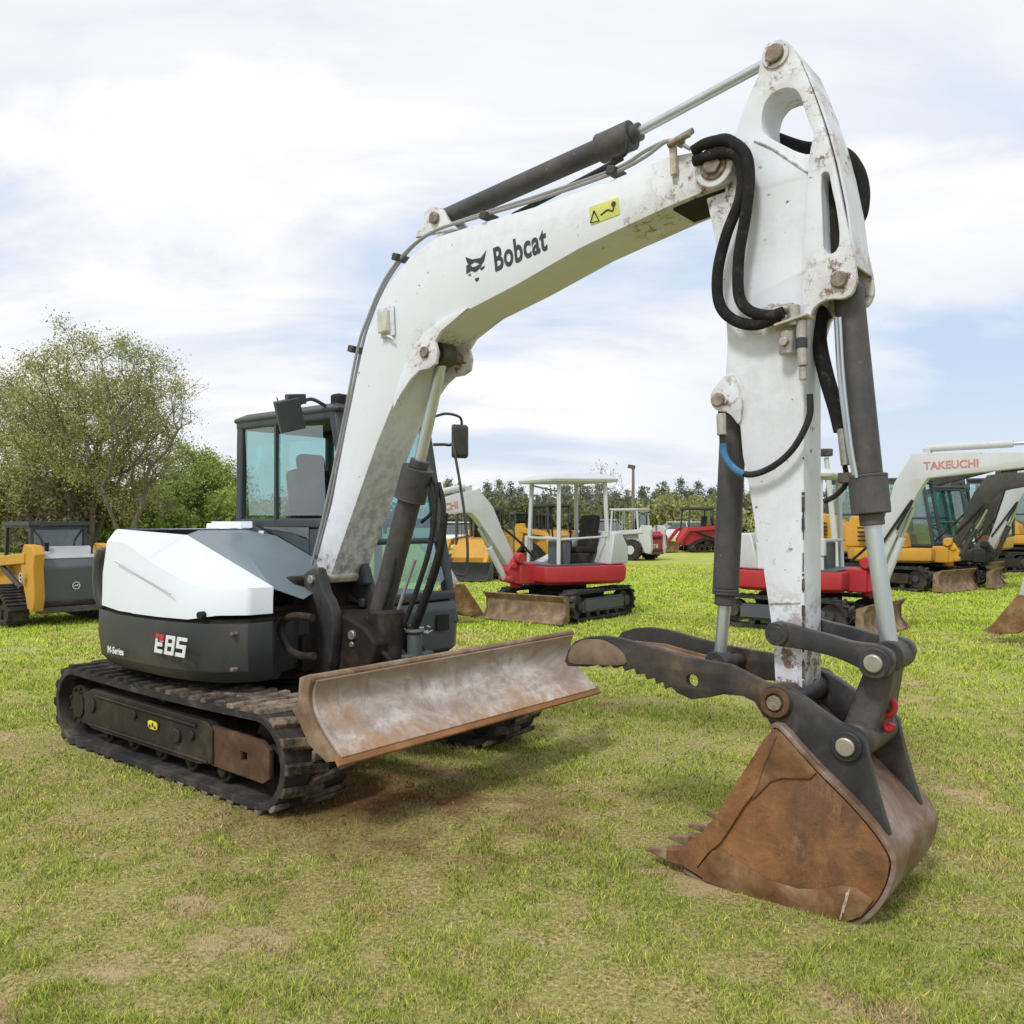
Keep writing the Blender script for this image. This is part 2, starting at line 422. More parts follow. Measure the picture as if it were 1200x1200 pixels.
def crawler_belt(L, T, w, th, nl, lug=.03, r=None, sag=0.0):
    """rubber belt with staggered lugs, centred on y=0; returns (belt MB, tread MB)"""
    r = r or T / 2 - .001
    body = MB(); tr = MB()
    path = resample(racetrack(L - 2 * lug, T - 2 * lug, r - lug), 96)
    ro = []; ri = []
    for p, q in path:
        n = Vector((q.y, -q.x))
        z = p.y + lug
        ds = 0
        if z > T * .8: ds = -sag * max(0, 1 - (p.x / (L / 2 - r)) ** 2)
        ro.append((p.x, z + ds)); ri.append((p.x - n.x * th, z - n.y * th + ds))
    rings = [[(x, -w / 2, z) for x, z in ri], [(x, -w / 2 + .0, z) for x, z in ro], [(x, w / 2, z) for x, z in ro], [(x, w / 2, z) for x, z in ri]]
    n = len(path); vs = [p for rg in rings for p in rg]; fs = []
    for k in range(4):
        for i in range(n):
            j = (i + 1) % n; k2 = (k + 1) % 4
            fs.append((k * n + i, k * n + j, k2 * n + j, k2 * n + i))
    body.add(vs, fs)
    path = resample(racetrack(L - 2 * lug, T - 2 * lug, r - lug), nl)
    for i, (p, q) in enumerate(path):
        n = Vector((q.y, -q.x)); z = p.y + lug; ds = 0
        if z > T * .8: ds = -sag * max(0, 1 - (p.x / (L / 2 - r)) ** 2)
        t3 = Vector((q.x, 0, q.y)); n3 = Vector((n.x, 0, n.y)); s = 1 if i % 2 else -1
        pitch = 2 * (L + T) / nl
        for (y0, y1, sh) in ((-w / 2 - .004, w * .12, 0), (-w * .12, w / 2 + .004, pitch * .5)):
            c = Vector((p.x, 0, z + ds)) + t3 * sh
            a, b2 = pitch * .24, pitch * .17
            vs = []
            for y, kk in ((y0, 0), (y1, 1)):
                slant = (.02 if (y0 < -w * .2) == (kk == 0) else -.02)
                for (u, h) in ((-a, -.005), (a, -.005), (b2, lug), (-b2, lug)):
                    vs.append(c + t3 * (u + slant) + n3 * h + Vector((0, y, 0)))
            tr.add(vs, [(0, 1, 2, 3), (7, 6, 5, 4), (0, 4, 5, 1), (1, 5, 6, 2), (2, 6, 7, 3), (3, 7, 4, 0)])
    return body, tr

def shift(o, v):
    o.location = v; return o

# --- tracks
TL, TT, TW = 2.84, .585, .45
for sd, name_y in ((-1, -.875), (1, .875)):
    body, tread = crawler_belt(TL, TT, TW, .045, 46, .024, sag=.015)
    tk = body.build('track', M['rubber'], ex, .004, 40); shift(tk, (0, name_y, -.016))
    tread.build('tread', M['mudtread'], tk, .006, 30)
    f = MB()
    o = sd * .235 - 0   # outer side offset inside the belt
    f.prism([(-.98, .19), (-.98, .40), (-.86, .445), (.60, .43), (.66, .39), (.66, .19), (.5, .165), (-.85, .165)], sd * .02, sd * .205)
    f.box((0, 0, .29), (1.9, .30, .20))
    f.prism([(-.80, .40), (-.78, .415), (.5, .400), (.5, .385)], sd * .205, sd * .222)
    f.prism([(-.90, .205), (-.90, .190), (.62, .190), (.62, .205)], sd * .205, sd * .219)
    f.cyl((.28, sd * .20, .30), (.28, sd * .225, .30), .045)
    f.cyl((-.85, sd * .20, .33), (-.85, sd * .22, .33), .05)
    f.cyl((-.25, sd * .20, .35), (-.25, sd * .222, .35), .028); f.cyl((.45, sd * .20, .33), (.45, sd * .223, .33), .028)
    f.build('track_frame', M['trackframe'], tk, .006)
    plate('idler_yoke', [[(.62, .175), (.62, .41), (1.12, .40), (1.20, .36), (1.20, .20), (1.14, .165)], [(.93, .26), (.93, .31), (.99, .31), (.99, .26)]], sd * .19, sd * .155, M['yoke'], tk, .006)
    i = MB(); i.cyl((1.12, -.07, .292), (1.12, .07, .292), .235, seg=32); i.cyl((1.12, -.12, .292), (1.12, .12, .292), .07); i.build('idler_wheel', M['black'], tk, .01)
    i = MB(); i.cyl((-1.13, -.05, .292), (-1.13, .05, .292), .215, seg=32)
    for k in range(16):
        a = 2 * PI * k / 16; i.box((-1.13 + math.cos(a) * .225, 0, .292 + math.sin(a) * .225), (.04, .07, .05), (0, -a, 0))
    i.build('drive_sprocket', M['black'], tk, .004)
    i = MB(); i.cyl((-1.13, sd * .03, .292), (-1.13, sd * .17, .292), .15, .14, seg=28); i.cyl((-1.13, sd * .17, .292), (-1.13, sd * .185, .292), .09)
    for k in range(9):
        a = 2 * PI * k / 9; i.cyl((-1.13 + math.cos(a) * .12, sd * .165, .292 + math.sin(a) * .12), (-1.13 + math.cos(a) * .12, sd * .185, .292 + math.sin(a) * .12), .014, seg=6)
    i.build('final_drive', M['trackframe'], tk, .003)
    for k in range(5):
        x = -.74 + k * .36
        i = MB(); i.cyl((x, -.15, .155), (x, .15, .155), .075); i.cyl((x, sd * .10, .155), (x, sd * .17, .155), .045); i.build('track_roller', M['black'], tk, .008)
    i = MB(); i.cyl((-.1, -.1, .465), (-.1, .1, .465), .045); i.build('carrier_roller', M['black'], tk, .006)
if True:
    plate('warning_label', [rounded([(-.06, .28), (.055, .278), (.055, .33), (-.06, .335)], 1)], -1.094, -1.088, M['yellowsign'], ex, .0008)
    w = MB()
    for k, (x, z) in enumerate(((-.035, .297), (0, .308), (.03, .296))): w.box((x, -1.0945, z), (.022, .001, .018 + .008 * (k % 2)))
    w.build('label_print', M['ink'], ex)

# --- chassis, slew ring
c = MB(); c.box((0, 0, .40), (1.25, 1.3, .20)); c.box((.75, .33, .34), (.5, .16, .18)); c.box((.75, -.33, .34), (.5, .16, .18)); c.box((-.8, 0, .38), (.35, .9, .14))
c.build('undercarriage', M['black'], ex, .02)
c = MB(); c.cyl((0, 0, .50), (0, 0, .66), .48, seg=40); c.ring((0, 0, .535), (0, 0, .6), .53, .47, 40); c.build('slew_ring', M['black'], ex, .006)

# --- blade
bl = MB()
prof = []
for k in range(13):
    t = k / 12
    z = .80 - .375 * t
    x = 1.675 - .075 * math.sin(PI * min(1, t * 1.05)) + .20 * t ** 1.3
    prof.append((x, z))
bl.sheet(prof, -1.125, 1.125, .022)
bo = bl.build('blade', M['blade'], ex, .004, 40)
w = MB(); w.tube([(1.668, -1.14, .803), (1.668, 1.14, .803)], .022, 10, 0); w.build('blade_lip', M['bladeside'], bo)
w = MB(); w.prism([(1.862, .440), (1.895, .395), (1.905, .408), (1.876, .452)], -1.155, 1.165); w.build('cutting_edge', M['bladeedge'], bo, .003)
w = MB(); w.sheet([(1.60, .66), (1.54, .56), (1.62, .47), (1.80, .43)], -1.05, 1.05, .02); w.build('back_beam', M['bladeside'], bo, .01)
for y0, y1 in ((-1.15, -1.125), (1.125, 1.15)):
    side = [(x + .004, z) for x, z in prof] + [(1.80, .405), (1.66, .47), (1.56, .60), (1.585, .80), (1.66, .825)]
    plate('side_plate', [side], y0, y1, M['bladeside'], bo, .003)
for y in (-.42, .42):
    a = MB(); a.bar((.70, y * .8, .36), (1.58, y, .54), .13, .16); a.build('blade_arm', M['dark'], ex, .015)
a = MB(); a.cyl((.75, 0, .45), (1.25, 0, .55), .065); a.cyl((1.25, 0, .55), (1.55, 0, .60), .03); a.build('blade_cylinder', M['cyl'], ex, .003)

# --- house: dark skirt and counterweight
def house_ring(k, z, front=1.0):
    pts = []
    base = []
    for i in range(17):
        a = math.radians(62 + i * (236 / 16))
        x, y = 1.31 * math.cos(a), 1.31 * math.sin(a)
        base.append((x if x < 0 else x * 1, max(-1.15, min(1.10, y))))
    base = [p for p in base if p[0] < .1]
    near = [(-.2, -1.155), (.15, -1.15), (.42, -1.11), (.62, -1.03), (.75, -.90), (.77, -.74), (.60, -.58), (.50, -.34)]
    far = [(.58, .0), (.55, .6), (.55, 1.05), (.1, 1.10)]
    for x, y in base + near + far: pts.append((x * k, y * k, z))
    return pts
hs = MB()
hs.loft([house_ring(.80, .60), house_ring(.93, .625), house_ring(.985, .70), house_ring(1.0, .86), [(x, y, z + .045 * min(1, max(0, (-x - .3) / .8))) for x, y, z in house_ring(.995, .985)], house_ring(.955, .99)])
hs.build('counterweight_skirt', M['skirt'], ex, .008, 40)
g = MB(); g.loft([house_ring(.965, .97), [(x, y, z + .045 * min(1, max(0, (-x - .3) / .8))) for x, y, z in house_ring(.965, 1.012)]]); g.build('seam_strip', M['black'], ex)

# --- white engine hood
def ring_at(k, z0, idx):  return None
hood_lo = [(p[0] * .985, p[1] * .985, 1.008) for p in house_ring(1, 1.0)]
# near-side wall polyline from far rear round to the front near corner
wall = [p for p in hood_lo if p[1] < .45 and not (p[0] > .4 and p[1] > -.7)]
def wall_top(x, y):
    # height of the wall: high round the tail, then a straight falling crease down to the front shoulder
    if x < -.38: return 1.468
    if x > .50: return 1.19 + .03 * (x - .5)
    t = (x + .38) / .88
    return 1.468 + (1.19 - 1.468) * t
hood = MB()
lo = [(x, y, z + (.03 if x > .6 else 0) + (.05 * min(1, max(0, (-x - .3) / .8)))) for x, y, z in wall]
hi = []
for x, y, z in wall:
    k = .975
    hi.append((x * k, y * k, wall_top(x, y)))
mid = [((a[0] + b[0]) / 2 * 1.008, (a[1] + b[1]) / 2 * 1.008, (a[2] + b[2]) / 2) for a, b in zip(lo, hi)]
n = len(wall)
hood.loft([lo, mid, hi], cap=False, closed=False)
E2 = [(-0.634,1.542)][0]
deck = [(-1.10, .44, 1.545), (-.79, -.95, 1.546), (E2[0], -.38, 1.545)]
# top: fan from the crease to the deck edge
top_v = hi + deck
nd = n
fs = []
hsplit = min(range(n), key=lambda i: abs(hi[i][0] + .5) + abs(hi[i][1] + 1.12))
for i in range(n - 1):
    if i < hsplit: fs.append((i, i + 1, nd + (0 if i < hsplit // 2 else 1)))
    else: fs.append((i, i + 1, nd + 2))
fs.append((hsplit // 2, nd + 1, nd + 0) if hsplit // 2 else (0, nd + 1, nd))
fs.append((hsplit, nd + 2, nd + 1))
hood.add(top_v, fs)
hd = hood.build('engine_hood', M['hood'], ex, .018, 30, 4)
w = MB(); w.add([(-.79, -.95, 1.543), (E2[0], -.38, 1.543), (-.70, .10, 1.543), (-1.1, .44, 1.543)], [(0, 1, 2, 3)]); w.build('hood_deck', M['hood'], hd)
w = MB(); w.cyl((.52, -1.05, 1.04), (.53, -1.085, 1.04), .022); w.build('hood_latch', M['black'], hd)
w = MB(); w.cyl((-.80, -1.02, 1.09), (-.82, -1.05, 1.09), .018); w.build('hood_latch', M['greypanel'], hd)

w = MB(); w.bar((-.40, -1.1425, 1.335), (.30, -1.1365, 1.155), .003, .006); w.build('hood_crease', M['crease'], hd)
for x_, z_ in ((.70, .93), (.70, .72)):
    w = MB(); w.cyl((x_, -.94, z_), (x_ + .008, -.985, z_), .013, seg=12); w.build('skirt_bolt', M['pin'], ex, .003)
# dark sloping panel between the hood and the cab
R2 = hi[-1]
pn = MB()
pn.add([(E2[0], -.40, 1.535), (-.70, .08, 1.535), (-.35, .08, 1.49), (.24, .08, 1.29), (.46, -.16, 1.13), (R2[0] - .0, R2[1], R2[2] - .012), (R2[0] - .05, -.45, 1.10), (.05, -.45, 1.39)],
       [(0, 1, 2, 7), (7, 2, 3, 4), (7, 4, 6, 5), (0, 7, 5)])
pn.add([(E2[0], -.40, 1.535), (R2[0], R2[1], R2[2] - .012), (R2[0] - .12, R2[1] - .12, R2[2] - .05), (E2[0] + .05, -.62, 1.47)], [(0, 1, 2, 3)])
pn.build('side_panel', M['slate'], ex, 0, 25)
w = MB(); w.box((.16, -.48, 1.0), (.62, .5, .10)); w.box((.0, -.40, 1.10), (.6, .6, .2)); w.build('front_recess', M['black'], ex, .01)
w = MB(); w.add([(-.95, -.1, 1.55), (-.62, .05, 1.55), (-.62, .05, 1.60), (-.95, -.1, 1.60)], [(0, 1, 2, 3)]); w.box((-.95, .35, 1.56), (.5, .7, .05)); w.build('rear_deck', M['hood'], ex, .01)

# dark guard post with a tan striped strip standing proud of the tail
w = MB(); w.loft([[(-.90 + dx, -1.06, z), (-.74 + dx, -1.12, z), (-.70 + dx, -1.0, z), (-.88 + dx, -.95, z)] for z, dx in ((1.0, .08), (1.08, .01), (1.2, -.01), (1.32, .0), (1.42, .06))]); w.build('tail_guard', M['dark'], ex, .03)

# --- markings on the skirt
def skirt_text(name, txt, mat, x, z, size, **kw):
    return letters(name, txt, mat, ex, (x, -1.158, z), (1, -.0 if x > -.4 else 0, 0), (0, 0, 1), size, **kw)
def seg_letters(name, polys, mat, origin, sc, xd):
    m = MB(); X = Vector(xd).normalized()
    for poly in polys:
        vs = []
        for dy in (0, .004):
            for u, v in poly:
                p = Vector(origin) + X * (u + v * .22) * sc + Vector((0, dy, v * sc)); vs.append(p)
        k = len(poly); fs = [tuple(range(k))[::-1], tuple(range(k, 2 * k))] + [(i, (i + 1) % k, k + (i + 1) % k, k + i) for i in range(k)]
        m.add(vs, fs)
    return m.build(name, mat, ex, 0, 0)
r_ = lambda a, b, c_, d: [(a, b), (c_, b), (c_, d), (a, d)]
E_ = [r_(0, 0, .22, .74), r_(.22, 0, .80, .2), r_(.22, .36, .72, .56), r_(.42, .62, .8, .74)]
R_ = [r_(.0, .78, .22, 1.0), r_(.22, .80, .80, 1.0), r_(.40, .66, .80, .80)]
N8 = [r_(0, 0, .24, .44), r_(.24, 0, .66, .18), r_(.66, 0, .9, .44), r_(.0, .44, .9, .60), r_(0, .60, .24, 1), r_(.66, .60, .9, 1), r_(.24, .82, .66, 1)]
N5 = [r_(0, 0, .9, .2), r_(.66, .2, .9, .42), r_(0, .42, .9, .62), r_(0, .62, .24, .82), r_(0, .82, .95, 1)]
def at_(ps, dx): return [[(u + dx, v) for u, v in p] for p in ps]
o_ = [(0.148,0.805)][0]
seg_letters('model_lettering', at_(E_, 0) + at_(N8, 1.0) + at_(N5, 2.08), M['decalwhite'], (o_[0], -1.163, o_[1] - .012), .118, (1, -.0, 0))
seg_letters('model_lettering_red', at_(R_, 0), M['decalred'], (o_[0], -1.1645, o_[1] - .012), .118, (1, 0, 0))
w = letters('series_lettering', 'M-Series', M['decalwhite'], ex, (-.45, -1.166, .735), (1, 0, 0), (0, 0, 1), .062, weight=.0015)

# --- cab
cab = MB()
CN, CFs = .10, 1.05
def post(a, b, w_=.06, h_=.06): return cab.bar(a, b, w_, h_)
for y in (CN + .03, CFs - .03):
    post((-.90, y, 1.50 if y < .5 else .70), (-.88, y, 2.38), .06, .075)          # rear corner posts
    post((.62, y, .80 if y > .5 else 1.15), (.30, y, 2.37), .075, .085)          # slanted front posts
    post((-.90, y, 2.375), (.32, y, 2.375), .07, .07)
    post((-.90, y, 1.585), (.47, y, 1.585), .06, .075)
post((.31, CN, 2.365), (.31, CFs, 2.365), .07, .075)
post((-.89, CN, 2.375), (-.89, CFs, 2.375), .07, .07)
post((.475, CN, 1.45), (.475, CFs, 1.45), .05, .045)
post((.60, CN, 1.03), (.60, CFs, 1.03), .06, .07)
post((-.24, CFs - .03, .75), (-.24, CFs - .03, 2.35), .05, .07)
cab_o = cab.build('cab', M['cabframe'], ex, .018, 35, 3)
rf = MB(); rf.loft([[(-.93, CN - .01, 2.39), (.36, CN - .01, 2.39), (.36, CFs + .01, 2.39), (-.93, CFs + .01, 2.39)], [(-.94, CN - .02, 2.42), (.38, CN - .02, 2.42), (.38, CFs + .02, 2.42), (-.94, CFs + .02, 2.42)], [(-.87, CN + .06, 2.465), (.28, CN + .06, 2.465), (.28, CFs - .06, 2.465), (-.87, CFs - .06, 2.465)]])
rf.build('roof', M['cabframe'], cab_o, .012)
# near wall below the window: dark frame triangle and lower pane
plate('side_wall', [[(-.90, 1.49), (.42, 1.56), (.42, 1.10), (.60, 1.03), (.20, 1.05), (-.90, 1.47)]], CN - .005, CN + .03, M['cabframe'], cab_o, .003)
lp = [(-0.595,1.56),(0.039,1.556),(0.039,1.323)]
plate('lower_pane', [lp], CN - .012, CN - .006, M['darkglass'], cab_o, .001)
w = MB(); w.bar((-.66, CN - .03, 1.545), (.10, CN - .03, 1.28), .03, .075); w.build('diagonal_frame', M['cabframe'], cab_o, .01)
w = MB(); w.box((-.50, CN - .05, 1.50), (.065, .004, .055)); w.build('label', M['decalwhite'], cab_o)
sw = [(-0.829,2.354),(0.159,2.304),(0.199,1.643),(-0.769,1.648)]
w = MB(); w.add([(x, CN + .022, z) for x, z in sw], [(0, 1, 2, 3)]); w.build('side_window', M['glass'], cab_o)
w = MB(); w.bar((sw[0][0] * .56 + sw[1][0] * .44 , CN + .015, 2.36), (sw[0][0] * .56 + sw[1][0] * .44, CN + .015, 1.60), .03, .022); w.build('window_divider', M['cabframe'], cab_o)
w = MB(); w.add([(-.88, CFs - .028, 1.1), (.50, CFs - .028, 1.1), (.33, CFs - .028, 2.36), (-.88, CFs - .028, 2.36)], [(0, 1, 2, 3)]); w.build('side_window', M['glass'], cab_o)
w = MB(); w.add([(.325, CN + .06, 2.34), (.325, CFs - .06, 2.34), (.468, CFs - .06, 1.47), (.468, CN + .06, 1.47)], [(0, 1, 2, 3)]); w.build('windshield', M['glass'], cab_o)
w = MB(); w.add([(.485, CN + .06, 1.43), (.485, CFs - .08, 1.43), (.578, CFs - .08, 1.15), (.58, CFs - .20, 1.06), (.58, CN + .06, 1.06)], [(0, 1, 2, 3, 4)]); w.build('lower_windshield', M['glass'], cab_o)
w = MB(); w.add([(-.88, CN + .06, 1.62), (-.88, CFs - .06, 1.62), (-.88, CFs - .06, 2.34), (-.88, CN + .06, 2.34)], [(0, 1, 2, 3)]); w.build('rear_window', M['glass'], cab_o)
w = MB(); w.box((-.14, .575, 1.02), (1.44, .90, .06)); w.box((-.72, .575, 1.12), (.28, .88, .2)); w.build('cab_floor', M['black'], cab_o, .01)
w = MB(); w.box((-.35, .62, 1.38), (.46, .46, .14)); w.box((-.58, .62, 1.72), (.14, .44, .62), (0, -.18, 0)); w.box((-.63, .62, 2.08), (.10, .26, .16), (0, -.18, 0)); w.box((-.25, .36, 1.50), (.35, .09, .08)); w.build('seat', M['black'], cab_o, .04)
w = MB(); w.cyl((.0, .36, 1.5), (.0, .36, 1.68), .015); w.cyl((.0, .36, 1.68), (.0, .36, 1.78), .03); w.build('control_lever', M['black'], cab_o, .004); w = MB(); w.cyl((.0, .88, 1.5), (.0, .88, 1.68), .015); w.cyl((.0, .88, 1.68), (.0, .88, 1.78), .03); w.build('control_lever', M['black'], cab_o, .004)
# base panel under the windshield
bp = MB(); bp.loft([[(-.88, .12, .56), (.50, .12, .56), (.56, .98, .56), (.46, 1.09, .56), (-.88, 1.09, .56)], [(-.88, .12, .62), (.62, .12, .62), (.64, 1.0, .62), (.58, 1.10, .62), (-.88, 1.10, .62)], [(-.88, .12, .93), (.655, .12, .93), (.665, 1.02, .93), (.60, 1.10, .93), (-.88, 1.10, .93)], [(-.88, .12, .985), (.625, .12, .985), (.635, 1.02, .985), (.58, 1.08, .985), (-.88, 1.08, .985)]])
bpo = bp.build('cab_base', M['cabbase'], ex, .012, 30)
w = MB(); w.box((.665, .42, .80), (.006, .20, .085), (0, .0, -.02)); w.build('warning_label', M['yellowsign'], bpo)
w = MB(); w.box((.668, .86, .83), (.006, .135, .12)); w.build('light_recess', M['black'], bpo, .002)
w = MB()
for k in range(9): w.box((.668, .56 + .022 * k + rng.uniform(-.01, .01), .79 + rng.uniform(-.03, .05)), (.003, rng.uniform(.02, .08), rng.uniform(.005, .012)), (rng.uniform(-.6, .4), 0, 0))
w.build('paint_scuff', M['decalwhite'], bpo)
# mirrors, handrail, antenna, work light
mr = MB(); mr.tube([(.22, .10, 2.44), (.24, -.05, 2.47), (.27, -.20, 2.40)], .014)
mr.box((.27, -.25, 2.335), (.08, .17, .215), (.26, .22, -.45)); mr.box((.27, -.20, 2.45), (.07, .13, .07), (.1, .1, -.3))
mr.build('mirror', M['cabframe'], cab_o, .034, 35, 4)
w = MB(); w.box((.24, .22, 2.49), (.10, .12, .09)); w.build('work_light', M['black'], cab_o, .02)
w = MB(); w.box((.35, .42, 2.50), (.08, .15, .08)); w.build('work_light', M['dark'], cab_o, .015)
a = MB(); a.tube([(-.50, .25, 2.44), (-.40, .12, 2.56)], .005, 6, 0); a.build('antenna', M['pipe'], cab_o)
mm = MB(); mm.tube([(.38, 1.06, 2.44), (.42, 1.16, 2.47), (.44, 1.30, 2.45), (.44, 1.32, 2.36)], .011)
mm.build('mirror_bracket', M['dark'], cab_o)
mm = MB(); mm.loft([[(.40, 1.23, 2.11), (.46, 1.37, 2.11), (.46, 1.37, 2.40), (.40, 1.23, 2.40)], [(.44, 1.21, 2.13), (.50, 1.34, 2.13), (.50, 1.34, 2.38), (.44, 1.21, 2.38)]]); mm.build('mirror', M['dark'], cab_o, .03, 35, 3)
w = MB(); w.tube([(.34, 1.09, 2.22), (.40, 1.20, 2.22), (.46, 1.21, 2.16), (.58, 1.22, 1.55), (.60, 1.20, 1.20), (.58, 1.10, 1.18)], .012, 8, 6); w.build('grab_rail', M['dark'], cab_o)

# --- boom
BO = [(0.42,1.3),(0.594,1.721),(0.745,2.23),(0.907,2.72),(1.007,2.872),(1.088,3.024),(1.2,3.14),(1.369,3.252),(1.589,3.316),(1.918,3.321),(2.412,3.323),(2.846,3.346),(3.139,3.375),(3.299,3.361),(3.417,3.324),(3.477,3.268),(3.485,3.203),(3.452,3.168),(3.321,3.156),(3.158,3.134),(2.846,3.077),(2.636,3.037),(2.198,2.917),(1.852,2.838),(1.632,2.75),(1.466,2.69),(1.354,2.568),(1.246,2.419),(1.04,2.088),(0.585,1.236)]
bs = [p for p in BO]
boom = plate('boom', [bs], -.145, .172, M['white'], ex, .006)
# proud side cheeks carrying the lower lug
LG = [(1.854,2.841),(1.767,2.799),(1.634,2.738),(1.585,2.683),(1.606,2.619),(1.592,2.549),(1.534,2.525),(1.454,2.523),(1.379,2.479),(1.288,2.393),(1.218,2.303),(1.226,2.399),(1.319,2.56),(1.394,2.667),(1.483,2.743),(1.656,2.816)]
for y0, y1 in ((-.165, -.140), (.140, .165)):
    lg = plate('lug_plate', [LG], y0, y1, M['white'], boom, .004)
lpn = [(1.505,2.626)][0]
w = MB(); w.cyl((lpn[0], -.185, lpn[1]), (lpn[0], .185, lpn[1]), .034); w.build('pin', M['pin'], boom, .006)
# tip cheeks with boss
tpn = [(3.4,3.257)][0]
TIP = [(2.986,3.353),(3.232,3.363),(3.348,3.351)]
w = MB()
for s in (-1, 1):
    w.cyl((tpn[0], s * .135, tpn[1]), (tpn[0], s * .168, tpn[1]), .098, seg=32)
w.build('tip_boss', M['white'], boom, .006)
w = MB(); w.cyl((tpn[0], -.195, tpn[1]), (tpn[0], .195, tpn[1]), .046, seg=6); w.cyl((tpn[0], -.178, tpn[1]), (tpn[0], .178, tpn[1]), .066); w.build('pin', M['pin'], boom, .006)
# dark notch on the underside near the tip
w = MB(); b0 = BO[17]; b1 = BO[19]
w.bar((b0[0] - .02, 0, b0[1] - .012), (b1[0] + .0, 0, b1[1] - .004), .22, .02); w.build('underside_opening', M['black'], boom, .004)
# foot: dirty end of the box, dark mount
w = MB(); w.bar((BO[0][0] + .02, 0, BO[0][1] - .005), (BO[-1][0], 0, BO[-1][1] - .035), .30, .07); w.build('boom_foot', M['lug'], boom, .02)
# top lug for the arm cylinder
al = [(1.352,3.373),(1.413,3.457),(1.435,3.515),(1.501,3.532),(1.581,3.498),(1.624,3.431),(1.702,3.352)]
for y in (-.10, .06):
    plate('cylinder_lug', [al], y, y + .03, M['white'], boom, .004)
pA = [(1.528,3.452)][0]
w = MB(); w.cyl((pA[0], -.125, pA[1]), (pA[0], .12, pA[1]), .036); w.build('pin', M['pin'], boom, .005)
# lamp on the boom side
l = [(1.152,2.862)][0]
w = MB(); w.box((l[0], -.175, l[1]), (.085, .05, .145), (0, -.06, 0)); w.build('boom_lamp', M['lamp'], boom, .01)
w = MB(); w.box((l[0] + .01, -.158, l[1] + .0), (.12, .014, .19), (0, -.06, 0)); w.tube([(l[0] + .02, -.17, l[1] - .09), (l[0] + .07, -.18, l[1] - .11), (l[0] + .08, -.17, l[1] - .13)], .008); w.build('lamp_bracket', M['white'], boom, .003)
# steel lines along the top edge
off = [[(0.366,1.298),(0.505,1.664),(0.694,2.235),(0.85,2.741),(0.959,2.938),(1.05,3.073),(1.162,3.189),(1.348,3.303),(1.57,3.362),(1.901,3.365),(2.397,3.364),(2.833,3.382),(3.018,3.415),(3.138,3.457),(3.221,3.409)],
       [(0.361,1.367),(0.501,1.723),(0.681,2.297),(0.838,2.772),(0.947,2.981),(1.046,3.115),(1.167,3.23),(1.337,3.337),(1.545,3.388),(1.879,3.401),(2.367,3.407),(2.808,3.423),(2.995,3.469),(3.135,3.481),(3.237,3.41)]]
for i, pts in enumerate(off):
    w = MB(); w.tube([(x, -.135 + .05 * i, z) for x, z in pts], .010, 8, 5); w.build('steel_line', M['pipe'], boom)
w = MB()
for q in ([(0.81,2.738)][0], [(1.235,3.261)][0], [(1.969,3.355)][0], [(2.831,3.389)][0]):
    w = MB(); w.box((q[0], -.11, q[1]), (.05, .12, .045), (0, .3, 0)); w.build('line_clamp', M['dark'], boom, .006)
bk = [(3.196,3.357)][0]
w = MB(); w.bar((bk[0], -.165, bk[1] - .09), (bk[0] - .01, -.165, bk[1] + .09), .025, .035); w.build('hose_bracket', M['lug'], boom, .006)
w = MB(); w.cyl((bk[0] - .02, -.19, bk[1] + .05), (bk[0] + .10, -.20, bk[1] + .07), .015); w.cyl((bk[0] + .03, -.19, bk[1] + .056), (bk[0] + .06, -.19, bk[1] + .062), .024); w.cyl((bk[0] - .02, -.15, bk[1] + .080), (bk[0] + .10, -.17, bk[1] + .095), .015); w.build('coupling', M['pin'], boom, .003)
# lettering
tb = [(2.042,3.022),(2.452,3.079)]
dx = (tb[1][0] - tb[0][0], 0, tb[1][1] - tb[0][1])
ang = math.atan2(dx[2], dx[0])
letters('lettering', 'Bobcat', M['ink'], boom, (tb[0][0], -.1465, tb[0][1]), (math.cos(ang), 0, math.sin(ang)), (-math.sin(ang), 0, math.cos(ang)), .190, sx=.66, weight=.005, spacing=1.08)
cat = [[(1.818,3.148),(1.872,3.123),(1.938,3.12),(1.98,3.155),(1.964,3.1),(1.945,3.079),(1.892,3.104),(1.859,3.095),(1.832,3.11)],
       [(1.825,3.097),(1.852,3.102),(1.872,3.078),(1.899,3.078),(1.932,3.086),(1.945,3.074),(1.918,3.054),(1.892,3.044),(1.865,3.059),(1.825,3.047)],
       [(1.932,3.062),(1.971,3.069),(1.958,3.052),(1.938,3.046)], [(1.892,3.01),(1.925,3.009),(1.918,2.99),(1.899,2.989)],
       [(1.839,3.039),(1.859,3.046),(1.859,3.026)]]
w = MB()
for poly in cat: w.prism(poly, -.1475, -.1455)
w.build('cat_emblem', M['ink'], boom, 0, 0)
st = [(2.689,3.235),(2.866,3.246),(2.877,3.157),(2.7,3.139)]
plate('sticker', [st], -.1485, -.1455, M['sticker'], boom, .0008)
tri = [(2.721,3.21),(2.753,3.15),(2.7,3.152)]
w = MB(); w.tube([(x, -.150, z) for x, z in tri + [tri[0]]], .004, 6, 0)
q = [(2.763,3.178),(2.805,3.195),(2.836,3.183),(2.841,3.217)]
w.tube([(x, -.150, z) for x, z in q], .004, 6, 4); w.cyl((q[-1][0], -.152, q[-1][1]), (q[-1][0], -.148, q[-1][1]), .014, seg=10); w.build('sticker_print', M['ink'], boom)

